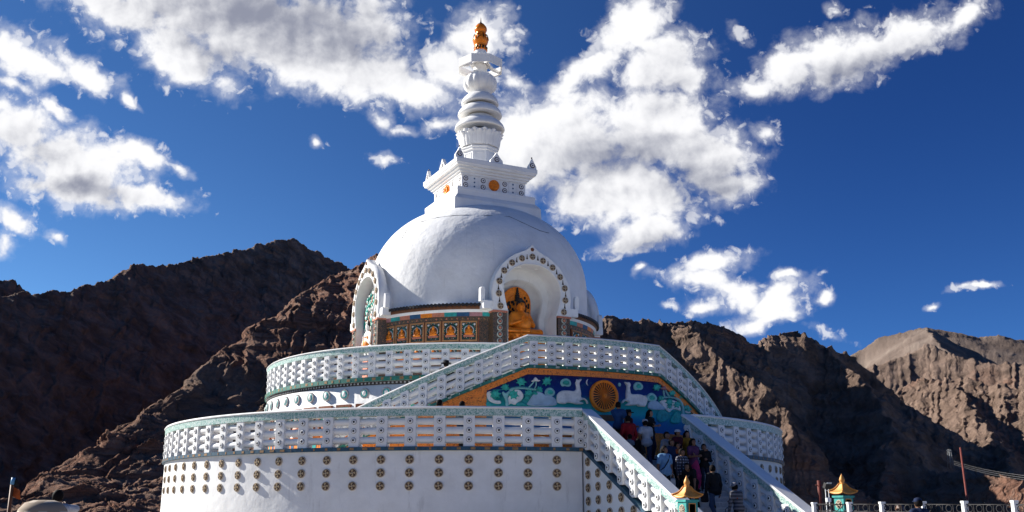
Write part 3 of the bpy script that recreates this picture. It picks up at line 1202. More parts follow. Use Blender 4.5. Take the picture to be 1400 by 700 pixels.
rows2 = (0.395, 0.635, 0.880)
st = [arc_station(8.47, -2.1 + 1.9 * k / 110, 7.3627) for k in range(111)]
b0, db = -1.4817, 0.0773
po = [arc_station(8.45, b0 + k * db, 7.3627) for k in range(-3, 16)]
railing("railing", "white pierced railing round the upper terrace below the dome", st, 1.22, 0.25, 0.10, rows2, cap=.05, band=.16, depth=.24, post_at=po,
        squares=(0.34, 0.5, (TEALBAND, OCHRE)), base_h=.14, group="white pierced railings of the stupa", rose=.075)

# ------------------------------------------------------------------ the stair block with the painted wall
RB = 10.10                                                    # painted wall radius
RBR = 10.2
AL, AR = math.radians(-15.5), math.radians(12.4)
SLL, SLR = 0.415, 0.485
ZR = 7.36


def block_top(a):
    if a < AL:
        return ZR - SLL * RBR * (AL - a)
    if a > AR:
        return ZR - SLR * RBR * (a - AR)
    return ZR


AEL = AL - (ZR - 4.67) / (SLL * RBR)
AER = AR + (ZR - 4.67) / (SLR * RBR)
block = thing("stair_block", "curved block carrying twin stair flights, its front painted with deer and wheel", "painted wall")
NB = 150
angs = sorted(list(np.linspace(AEL, AER, NB)) + [AL, AR])
HB = 1.07
q = MB()
vv = []
for a in angs:
    zt = block_top(a) - HB
    vv += [ring(RB, a, F1), ring(RB, a, max(zt, F1 + .01)), ring(8.4, a, max(zt - .05, F1 + .01))]
q.add(vv, [(3 * k, 3 * k + 3, 3 * k + 4, 3 * k + 1) for k in range(len(angs) - 1)], 0, True)
off = 0
for k in range(len(angs) - 1):
    q.f.append((3 * k + 1, 3 * k + 4, 3 * k + 5, 3 * k + 2))
    q.m.append(1)
    q.s.append(False)


def mural_material():
    mt = bpy.data.materials.new("mural_ground")
    mt.use_nodes = True
    t = NT(mt.node_tree)
    b = t.n["Principled BSDF"]
    P = t.coord("Object")
    x, y, z = t.xyz(P)
    n = t.noise(P, 1.6, 6, 0.6, 0.6)
    zz = t.math("ADD", z, t.math("MULTIPLY_ADD", n, 0.5, -0.25))
    c = t.ramp(t.smooth(zz, 4.55 * 1.1, 6.1 * 1.1), [(0.0, (0.012, 0.13, 0.36)), (0.20, (0.020, 0.40, 0.40)), (0.52, (0.015, 0.28, 0.24)), (0.68, (0.010, 0.05, 0.24)), (1.0, (0.012, 0.030, 0.18))])
    c = t.mix(t.math("MULTIPLY", t.smooth(t.noise(P, 5, 8, 0.7), 0.5, 0.75), 0.45), c, (0.05, 0.26, 0.24, 1))
    t.l.new(c, b.inputs["Base Color"])
    b.inputs["Roughness"].default_value = 0.5
    return mt


q.build("painted_wall", [mural_material(), WHITE], block)


def wall_strip(name, a0, a1, d0, d1, mat, out=0.03, n=90, zfun=None, inner=0.05):
    """a raised strip following the block's top edge, from d0 to d1 below it"""
    aa = sorted(set(list(np.linspace(a0, a1, n)) + [a for a in (AL, AR) if a0 < a < a1]))
    zf = zfun or (lambda a: block_top(a) - HB)
    mb = MB()
    vv = []
    for a in aa:
        zt, zb = zf(a) - d0, max(zf(a) - d1, F1 + .01)
        zt = max(zt, zb + .005)
        vv += [ring(RB - inner, a, zb), ring(RB + out, a, zb), ring(RB + out, a, zt), ring(RB - inner, a, zt)]
    mb.add(vv, [(4 * k + j, 4 * k + 4 + j, 4 * k + 4 + (j + 1) % 4, 4 * k + (j + 1) % 4) for k in range(len(aa) - 1) for j in range(4)], 0, False)
    return mb.build(name, mat, block)


wall_strip("orange_border", AEL, AER, 0.0, 0.19, ORANGE, 0.05)
aML, aMR = math.radians(-22.8), on_ring(962, 560, RB)[0]
wall_strip("scroll_panel", AEL, aML, 0.19, 4.0, ORANGE, 0.022)
wall_strip("scroll_panel", aMR, AER, 0.19, 4.0, ORANGE, 0.022)
wall_strip("lower_border", aML, aMR, 0.0, 1.0, ORANGE, 0.035, zfun=lambda a: 4.42)
q = MB()
wq = [on_ring(x, y, RB) for x, y in ((815, 567.5), (840, 567.5), (815, 575.5), (840, 575.5))]
q.add([ring(RB + .05, wq[0][0], wq[0][1]), ring(RB + .05, wq[1][0], wq[1][1]), ring(RB + .05, wq[3][0], wq[3][1]), ring(RB + .05, wq[2][0], wq[2][1]),
       ring(RB - .02, wq[0][0], wq[0][1]), ring(RB - .02, wq[1][0], wq[1][1]), ring(RB - .02, wq[3][0], wq[3][1]), ring(RB - .02, wq[2][0], wq[2][1])],
      [(0, 1, 2, 3), (4, 5, 1, 0), (1, 5, 6, 2), (2, 6, 7, 3), (3, 7, 4, 0)])
q.build("plaque", BROWNWOOD, block)
# flights of steps behind the wall
q = MB()
for a0, a1, n in ((AEL, AL, 16), (AR, AER, 16)):
    for k in range(n):
        b0_, b1_ = a0 + (a1 - a0) * k / n, a0 + (a1 - a0) * (k + 1) / n
        zt = max(F1 + .02, min(block_top(b0_), block_top(b1_)) - 1.15)
        q.hexa([ring(8.45, b0_, F1 - .02), ring(8.45, b1_, F1 - .02), ring(RB - .06, b1_, F1 - .02), ring(RB - .06, b0_, F1 - .02),
                ring(8.45, b0_, zt), ring(8.45, b1_, zt), ring(RB - .06, b1_, zt), ring(RB - .06, b0_, zt)])
q.build("side_steps", TREAD, block)


def relief(name, pts, mat, depth=0.05, parent=None, smooth_n=2, base=0.0):
    """an outline drawn in the photograph, laid on the round wall and raised from it with a rounded edge"""
    P = [on_ring(x, y, RB) for x, y in pts]
    L = [(a * RB, z) for a, z in P]
    for _ in range(smooth_n):                                 # corner cutting
        M_ = []
        for i in range(len(L)):
            p, n_ = L[i], L[(i + 1) % len(L)]
            M_ += [(p[0] * .75 + n_[0] * .25, p[1] * .75 + n_[1] * .25), (p[0] * .25 + n_[0] * .75, p[1] * .25 + n_[1] * .75)]
        L = M_
    area = sum(L[i][0] * L[(i + 1) % len(L)][1] - L[(i + 1) % len(L)][0] * L[i][1] for i in range(len(L)))
    if area < 0:
        L = L[::-1]
    n_ = len(L)
    ins = []
    w_ = min(0.03, depth * 0.6)
    for i in range(n_):
        p, a, b = Vector(L[i]), Vector(L[i - 1]), Vector(L[(i + 1) % n_])
        tdir = (b - a)
        nn = Vector((-tdir.y, tdir.x))
        nn = nn.normalized() if nn.length > 1e-9 else nn
        ins.append((p.x + nn.x * w_, p.y + nn.y * w_))
    mb = MB()

    def at(l, o):
        return ring(RB + base + o, l[0] / RB, l[1])
    vv = [at(l, -.02) for l in L] + [at(l, depth * .6) for l in L] + [at(l, depth) for l in ins]
    ff = []
    for j in (0, 1):
        ff += [(j * n_ + i, j * n_ + (i + 1) % n_, (j + 1) * n_ + (i + 1) % n_, (j + 1) * n_ + i) for i in range(n_)]
    tri = tessellate_polygon([[Vector((l[0], l[1], 0)) for l in ins]])
    ff += [tuple(2 * n_ + i for i in t_) for t_ in tri]
    mb.add(vv, ff, 0, False)
    return mb.build(name, mat, parent or block)


c6 = lambda pts: [(660 + x / 8.75, 510 + y / 8.75) for x, y in pts]
c7 = lambda pts: [(800 + x / 8.75, 510 + y / 8.75) for x, y in pts]
# left of the wheel
relief("deer", c6([(885, 345), (880, 300), (888, 250), (930, 212), (1010, 210), (1080, 220), (1112, 205), (1116, 160), (1100, 118), (1112, 108), (1116, 72), (1130, 86), (1160, 70), (1182, 76), (1160, 100),
                   (1148, 125), (1158, 180), (1170, 250), (1165, 295), (1215, 300), (1250, 345), (1254, 372), (1238, 368), (1228, 335), (1200, 316), (1165, 330), (1140, 342), (1195, 352), (1198, 374),
                   (1120, 378), (1060, 362), (1000, 355), (985, 374), (900, 364)]), BONE, 0.09)
relief("cloud_motif", c6([(925, 130), (930, 90), (960, 70), (1000, 64), (1030, 76), (1050, 100), (1056, 135), (1040, 160), (1010, 165), (980, 155), (950, 165)]), AQUA, 0.04)
relief("cloud_curl", c6([(948, 130), (955, 100), (990, 85), (1025, 100), (1035, 130), (1010, 148), (975, 142)]), LEAFG, 0.02, base=0.035)
relief("cloud_motif", c6([(735, 240), (745, 200), (780, 174), (820, 176), (855, 205), (866, 245), (840, 275), (800, 280), (760, 275)]), AQUA, 0.04)
relief("cloud_curl", c6([(765, 240), (775, 210), (805, 200), (835, 220), (840, 245), (805, 262)]), LEAFG, 0.02, base=0.035)
relief("crescent_moon", c6([(1258, 70), (1240, 86), (1232, 110), (1240, 136), (1262, 156), (1250, 132), (1246, 110), (1250, 88)]), BONE, 0.03)
relief("mountain_motif", c6([(560, 398), (520, 370), (545, 345), (570, 300), (600, 260), (640, 220), (690, 222), (735, 262), (790, 260), (850, 290), (885, 340), (885, 398)]), MIST, 0.05)
relief("snow_motif", c6([(300, 398), (295, 330), (310, 280), (345, 240), (330, 215), (380, 195), (440, 200), (470, 230), (490, 270), (470, 320), (420, 360), (380, 385), (330, 360)]), BONE, 0.045)
relief("snow_motif", c6([(45, 240), (60, 225), (95, 215), (110, 240), (90, 270), (130, 320), (175, 330), (215, 330), (220, 370), (160, 370), (110, 355), (70, 330), (50, 290)]), BONE, 0.035)
relief("foliage_ground", c6([(40, 300), (120, 190), (250, 200), (420, 150), (600, 175), (700, 215), (600, 270), (520, 398), (40, 398)]), TEAL, 0.012)
relief("hill_motif", c6([(35, 398), (40, 345), (70, 335), (110, 362), (150, 398)]), TEAL, 0.05)
relief("hill_motif", c6([(380, 398), (400, 360), (440, 335), (480, 345), (520, 375), (545, 398)]), TEAL, 0.06)
relief("tree_trunk", c6([(270, 398), (272, 330), (250, 285), (225, 235), (245, 215), (270, 245), (300, 225), (330, 185), (400, 165), (480, 170), (560, 185), (640, 195), (640, 208), (560, 200), (480, 190),
                         (400, 188), (345, 208), (310, 250), (296, 300), (310, 350), (308, 398)]), AQUA, 0.07)
relief("blossom_stem", c6([(540, 170), (580, 130), (615, 90), (625, 95), (592, 140), (556, 182)]), AQUA, 0.05)
relief("blossom_stem", c6([(610, 190), (632, 150), (630, 95), (641, 95), (644, 150), (622, 195)]), AQUA, 0.05)
relief("blossom", c6([(570, 100), (600, 85), (612, 60), (628, 50), (645, 62), (660, 85), (692, 92), (660, 104), (630, 96), (600, 106)]), BONE, 0.07)
LEAF = [(0, 1.0), (.25, .45), (.85, .55), (.5, .15), (1.0, -.15), (.45, -.2), (.3, -.75), (0, -.4), (-.3, -.75), (-.45, -.2), (-1.0, -.15), (-.5, .15), (-.85, .55), (-.25, .45)]


def leaf(cx, cy, s, rot, f, mat=None, name="leaf_motif"):
    c_, s_ = math.cos(rot), math.sin(rot)
    relief(name, f([(cx + (x * c_ - y * s_) * s, cy + (x * s_ + y * c_) * s) for x, y in LEAF]), mat or LEAFG, 0.065, smooth_n=1)


for cx, cy, s, rot in ((460, 100, 72, .3), (762, 95, 72, -.8), (150, 250, 78, .1), (368, 255, 82, .5), (545, 235, 62, -.6), (680, 195, 48, .9), (265, 165, 58, -.3), (628, 245, 30, .2), (535, 290, 44, 1.2)):
    leaf(cx, cy, s, rot, c6)
# right of the wheel
relief("deer", c7([(710, 405), (735, 330), (728, 300), (700, 262), (706, 284), (690, 272), (640, 252), (570, 256), (535, 252), (528, 210), (520, 168), (534, 158), (528, 118), (510, 108), (490, 114), (462, 104),
                   (470, 128), (492, 150), (490, 190), (478, 250), (482, 310), (450, 318), (425, 360), (440, 362), (462, 334), (500, 342), (515, 360), (470, 378), (476, 392), (560, 390), (615, 378),
                   (625, 400), (680, 402)]), BONE, 0.09)
relief("cloud_motif", c7([(572, 165), (580, 130), (605, 108), (640, 108), (670, 125), (690, 155), (685, 190), (655, 206), (630, 198), (605, 208), (582, 195)]), AQUA, 0.04)
relief("cloud_curl", c7([(600, 165), (610, 135), (640, 130), (662, 155), (655, 180), (625, 185)]), LEAFG, 0.02, base=0.035)
relief("cloud_motif", c7([(725, 300), (740, 265), (765, 240), (800, 236), (835, 262), (858, 300), (845, 335), (800, 345), (750, 340)]), AQUA, 0.04)
relief("cloud_curl", c7([(755, 300), (765, 275), (795, 262), (825, 290), (820, 320), (780, 325)]), LEAFG, 0.02, base=0.035)
relief("sun_motif", c7([(388, 140), (395, 118), (410, 114), (424, 126), (426, 148), (414, 164), (398, 160)]), AQUA, 0.03)
relief("mountain_motif", c7([(745, 430), (740, 380), (770, 340), (830, 330), (870, 345), (900, 375), (960, 420), (950, 440), (860, 445)]), MIST, 0.05)
relief("snow_motif", c7([(880, 345), (915, 320), (960, 318), (1040, 325), (1100, 345), (1130, 400), (1140, 460), (1100, 440), (1040, 430), (1000, 480), (960, 440), (930, 400)]), BONE, 0.045)
relief("snow_motif", c7([(1185, 470), (1200, 440), (1250, 430), (1262, 470), (1230, 485)]), BONE, 0.04)
relief("foliage_ground", c7([(860, 300), (960, 270), (1080, 290), (1170, 330), (1240, 400), (1260, 480), (1190, 490), (1140, 440), (1000, 470), (900, 400)]), TEAL, 0.012)
relief("hill_motif", c7([(860, 450), (930, 430), (990, 480), (1020, 520), (980, 560), (900, 600), (850, 560)]), TEAL, 0.04)
relief("hill_motif", c7([(1000, 600), (1030, 520), (1080, 450), (1120, 480), (1140, 560), (1120, 610)]), LEAFG, 0.045)
relief("tree_trunk", c7([(1160, 560), (1150, 480), (1152, 420), (1130, 360), (1090, 318), (1020, 300), (930, 300), (900, 310), (905, 292), (960, 284), (1040, 284), (1110, 300), (1150, 345), (1172, 410),
                         (1172, 470), (1180, 540)]), AQUA, 0.07)
relief("blossom_stem", c7([(940, 288), (930, 250), (928, 205), (938, 205), (944, 250), (955, 286)]), AQUA, 0.05)
relief("blossom_stem", c7([(1000, 288), (970, 250), (950, 205), (960, 203), (985, 245), (1015, 286)]), AQUA, 0.05)
relief("blossom", c7([(892, 180), (920, 168), (938, 145), (952, 165), (958, 190), (970, 208), (940, 200), (915, 200)]), PINK, 0.07)
for cx, cy, s, rot in ((850, 170, 55, -.4), (1035, 235, 55, .6), (900, 300, 45, .2), (1000, 345, 62, .4), (1090, 375, 58, -.3), (1000, 400, 40, 1.0), (1205, 410, 50, .2), (1140, 290, 32, .8), (1230, 440, 36, -.5)):
    leaf(cx, cy, s, rot, c7)
# the golden wheel
aw, zw = on_ring(824.5, 541.8, RB)
wheel = MB()
RW = 0.515
for k in range(1):
    mt_ = Matrix.Identity(4)
prof = [(RW, -.02), (RW, .09), (RW * .97, .12), (RW * .93, .12), (RW * .90, .085), (RW * .87, .105), (RW * .84, .105), (RW * .82, .05)]


def wheel_ring(pr, n=56, mat=0):
    vv, ff = [], []
    for k in range(n):
        t_ = 2 * PI * k / n
        vv += [(r * math.cos(t_), r * math.sin(t_), z) for r, z in pr]
    L = len(pr)
    for k in range(n):
        k2 = (k + 1) % n
        ff += [(k * L + j, k2 * L + j, k2 * L + j + 1, k * L + j + 1) for j in range(L - 1)]
    wheel.add(vv, ff, mat, True)


wheel_ring(prof)
wheel.disc((0, 0, 0), (0, 0, 1), (0, 1, 0), RW * .85, RW * .85, 0.0, 0.045, 48, 1)
wheel.disc((0, 0, 0), (0, 0, 1), (0, 1, 0), RW * .17, RW * .12, 0.04, 0.13, 20, 0)
wheel.disc((0, 0, 0), (0, 0, 1), (0, 1, 0), RW * .07, RW * .05, 0.12, 0.16, 12, 0)
wo_ = wheel.build("dharma_wheel", [GOLDPAINT, BRONZE], block)
wo_.matrix_local = frame_m(RB + .02, aw, zw)
sp = None
for k in range(28):
    M = Matrix.Rotation(2 * PI * k / 28, 4, "Z") @ Matrix.Translation((RW * .49, 0, .065))
    if sp is None:
        q = MB()
        q.hexa([(-RW * .35, -.007, -.025), (RW * .35, -.015, -.025), (RW * .35, .015, -.025), (-RW * .35, .007, -.025),
                (-RW * .35, -.004, .025), (RW * .35, -.012, .025), (RW * .35, .012, .025), (-RW * .35, .004, .025)])
        sp = q.build("spoke", GOLDPAINT, wo_)
        sp.matrix_local = M
    else:
        clone(sp, wo_, M)

st = [(ring(RBR, a, block_top(a)), (math.sin(a), -math.cos(a), 0), (math.cos(a), math.sin(a), 0)) for a in sorted(list(np.linspace(AEL, AER, 130)) + [AL, AR])]
pa = []
a = math.radians(-14.4)
stp = math.radians(3.28)
k = math.floor((AEL - a) / stp) + 1
while a + k * stp < AER:
    aa = a + k * stp
    if AEL + .02 < aa < AER - .02:
        pa.append((ring(RBR - .015, aa, block_top(aa)), (math.sin(aa), -math.cos(aa), 0), (math.cos(aa), math.sin(aa), 0)))
    k += 1
railing("railing", "white pierced railing over the painted deer mural, sloping down at both ends", st, 1.07, 0.27, 0.092, (0.36, 0.59, 0.82), cap=.05, band=.15, depth=.24, post_at=pa,
        squares=(0.36, 0.5, (TEALBAND, PALESQ)), base_h=.10, group="white pierced railings of the stupa", rose=.075)


# ------------------------------------------------------------------ the stupa: drum, dome, niches, square tower, spire
stupa = thing("stupa", "great white stupa dome with square tower and ringed spire under a gilt finial", "stupa", (0, 0, 6.14))
SZ = 6.14


def sb(mb, name, mats, parent=None, bevel=0.0):
    """build a mesh drawn in world heights as a part of the stupa"""
    if parent is None:
        mb.v = [(x, y, z - SZ) for x, y, z in mb.v]
    return mb.build(name, mats, parent or stupa, bevel)


# arch outlines: half-width against height (front frame, inner mouth)
O_PTS = [(1.60, 9.15), (1.635, 9.40), (1.65, 9.70), (1.66, 10.0), (1.60, 10.30), (1.46, 10.62), (1.26, 10.92), (1.02, 11.16), (0.74, 11.36), (0.47, 11.48), (0.27, 11.58), (0.12, 11.69), (0.04, 11.77), (0.0, 11.80)]
I_PTS = [(1.02, 9.15), (1.10, 9.40), (1.17, 9.70), (1.21, 10.0), (1.19, 10.22), (1.11, 10.44), (0.98, 10.63), (0.81, 10.79), (0.62, 10.91), (0.42, 10.98), (0.26, 11.015), (0.13, 11.03), (0.05, 11.034), (0.0, 11.035)]


def full(pts):
    return [(-x, z) for x, z in pts] + [(x, z) for x, z in pts[-2::-1]]


def dense(pts, n=3):
    out = []
    for i in range(len(pts) - 1):
        p0, p1, p2, p3 = pts[max(i - 1, 0)], pts[i], pts[i + 1], pts[min(i + 2, len(pts) - 1)]
        for k in range(n):
            t = k / n
            out.append(tuple(0.5 * (2 * p1[c] + (p2[c] - p0[c]) * t + (2 * p0[c] - 5 * p1[c] + 4 * p2[c] - p3[c]) * t * t + (3 * p1[c] - p0[c] - 3 * p2[c] + p3[c]) * t ** 3) for c in (0, 1)))
    return out + [pts[-1]]


OD, ID = dense(full(O_PTS)), dense(full(I_PTS))
assert len(OD) == len(ID)


def in_niche(u, z, grow=1.12):
    """is (u, z) inside the mouth of a niche, with a margin"""
    if z < 9.15:
        return abs(u) < 1.24
    if z > 11.25:
        return False
    hw = np.interp(z, [p[1] for p in I_PTS], [p[0] for p in I_PTS])
    zt = 11.035
    return abs(u) < hw * grow and z < zt + .06


def drop(mb, r_in=3.2):
    """cut the niche mouths out of a shell"""
    f, m_, s_ = [], [], []
    for fc, a, b in zip(mb.f, mb.m, mb.s):
        c = np.mean([mb.v[i] for i in fc], axis=0)
        front = c[1] < -2 and in_niche(c[0], c[2])
        left = c[0] < -2 and in_niche(c[1], c[2])
        right = c[0] > 2 and in_niche(c[1], c[2])
        if not (front or left or right):
            f.append(fc)
            m_.append(a)
            s_.append(b)
    mb.f, mb.m, mb.s = f, m_, s_


DA, DB, DN, DZ = 4.608, 3.937, 2.287, 10.53


def dome_r(z):
    h = min(max((z - DZ) / DB, 0), 1)
    return DA * max(1 - h ** DN, 0) ** (1 / DN)


q = MB()
prof = [(DA, 9.3 + .06 * k) for k in range(21)] + [(dome_r(DZ + DB * math.sin(t)), DZ + DB * math.sin(t)) for t in np.linspace(0.02, PI / 2 * .86, 60)]
q.lathe(prof, 300)
drop(q)
dome = sb(q, "dome", DOMEW)

# painted drum under the dome
q = MB()
q.lathe([(4.80, z) for z in np.linspace(6.14, 8.80, 45)], 260)
drop(q)
drum = sb(q, "drum_wall", FLORAL)
RD = 4.80
q = MB()                                                      # roof and cornices, from the eave inwards
q.lathe([(4.58, 9.47), (4.86, 9.44), (5.05, 9.40), (5.07, 9.37)], 200, mats=[0, 1, 1])
q.lathe([(5.05, 9.385), (5.03, 9.345), (4.97, 9.345)], 200, mat=1)
for k in range(210):
    a = 2 * PI * k / 210
    q.disc(ring(5.045, a, 9.365), (math.sin(a), -math.cos(a), 0), (0, 0, 1), .068, .062, -.03, .035, 10, 1)
q.lathe([(4.97, 9.345), (5.0, 9.30), (4.97, 9.22), (4.96, 9.20)], 200, mat=2)
q.lathe([(4.955, 9.21), (4.93, 9.12), (4.90, 9.10)], 200, mat=0)


def drop_front(mb, hw):
    """leave the cornice out where a niche stands"""
    keep = []
    for i, fc in enumerate(mb.f):
        c = np.mean([mb.v[j] for j in fc], axis=0)
        if (c[1] < -2 and abs(c[0]) < hw) or (abs(c[0]) > 2 and abs(c[1]) < hw):
            continue
        keep.append(i)
    mb.f, mb.m, mb.s = [mb.f[i] for i in keep], [mb.m[i] for i in keep], [mb.s[i] for i in keep]


drop_front(q, 1.5)
sb(q, "cornice", [WHITE, BLACKTILE, BROWNWOOD])
q = MB()                                                      # row of coloured tablets
cols = 6
seq = [2, 0, 1, 3, 2, 0, 1]
for k in range(64):
    a0, a1 = 2 * PI * k / 64, 2 * PI * (k + 1) / 64
    vv = []
    for j in range(5):
        a = a0 + (a1 - a0) * j / 4
        vv += [ring(4.88, a, 8.945), ring(4.90, a, 9.10)]
    q.add(vv, [(2 * j, 2 * j + 2, 2 * j + 3, 2 * j + 1) for j in range(4)], [0, 1, 2, 3, 1, 0, 2, 4][k % 8])
q.lathe([(4.80, 8.94), (4.885, 8.945)], 200, mat=5)
drop_front(q, 1.5)
sb(q, "tablet_band", [CORAL, TEAL, BLUEP, PINK, ORANGEF, BROWNWOOD])
q = MB()
q.lathe([(4.80, 8.80), (4.84, 8.80), (4.86, 8.94), (4.80, 8.945)], 200, mat=0, smooth=False)
for k in range(150):
    a = 2 * PI * k / 150
    q.disc(ring(4.852, a, 8.87), (math.sin(a), -math.cos(a), .1), (0, 0, 1), .038, .02, -.01, .02, 8, 1 + k % 2)
drop_front(q, 1.45)
sb(q, "floral_band", [FLORAL, CORAL, OCHRE])

# framed reliefs of seated figures round the drum
panel = None
for a_deg in [-76.9, -69.0, -61.0, -52.7, -44.6, -36.5, -28.4, 28.4, 36.5, 44.6, 52.7, 61.0, 69.0]:
    for z, hgt in ((8.40, .76), (7.55, .76)):
        M = frame_m(RD, math.radians(a_deg), z - SZ)
        if panel is None:
            q = MB()
            for c, s in (((0, .355), (.62, .05)), ((0, -.355), (.62, .05)), ((-.285, 0), (.05, .66)), ((.285, 0), (.05, .66))):
                q.box((c[0], c[1], .02), (s[0], s[1], .08))
            q.box((0, 0, .002), (.52, .66, .02), 1)
            panel = q.build("relief_panel", [TANW, DARKGREEN], stupa)
            q = MB()
            for rr_, mt_, o in ((.23, 0, .012), (.19, 1, .026), (.165, 2, .04)):
                q.disc((0, .03, 0), (0, 0, 1), (0, 1, 0), rr_, rr_ * .95, -.01, o, 24, mt_)
            for k in range(26):
                t_ = 2 * PI * k / 26
                x_, y_ = (.245 + .03 * (k % 2)) * math.cos(t_), .02 + (.29 + .02 * (k % 2)) * math.sin(t_)
                q.ball((max(-.25, min(.25, x_)), y_, .014), (.020, .016, .012), 6, 4, (1, 3, 4)[k % 3])
            for sx in (-1, 1):
                q.disc((.21 * sx, .26, .0), (0, 0, 1), (0, 1, 0), .05, .03, 0, .03, 10, 1)
            halo = q.build("halo", [TEAL, BONE, BROWNWOOD, LEAFG, CORAL], panel)
            q = MB()
            q.ball((0, .135, .05), (.055, .068, .045), 12, 8, 0)
            q.ball((0, .20, .05), (.028, .03, .03), 8, 6, 0)
            q.ball((0, .0, .045), (.095, .11, .05), 12, 8, 0)
            q.ball((0, -.10, .05), (.175, .055, .06), 14, 8, 0)
            q.box((0, -.185, .03), (.40, .07, .08), 1)
            for sx in (-1, 1):
                q.tube([(.09 * sx, .06, .05), (.125 * sx, -.02, .07), (.03 * sx, -.06, .10)], .024, 8, 0)
            fig = q.build("seated_figure", [GOLDPAINT, CORAL, BONE], panel)
            pale_done = False
            panel.matrix_local = M
        else:
            p2 = clone(panel, stupa, M)
            clone(halo, p2, Matrix.Identity(4))
            f2 = clone(fig, p2, Matrix.Identity(4))
# red uprights between the panels
q = MB()
for k in range(45):
    a = math.radians(-80.9 + 8.11 * k)
    Mx = frame_m(RD + .02, a, 7.97)
    q.box((Mx @ Vector((0, 0, 0)))[:], (.05, .06, 1.66), 0, Mx.to_3x3() @ Matrix.Rotation(-PI / 2, 3, "X"))
drop_front(q, 1.45)
sb(q, "panel_upright", REDWOOD)


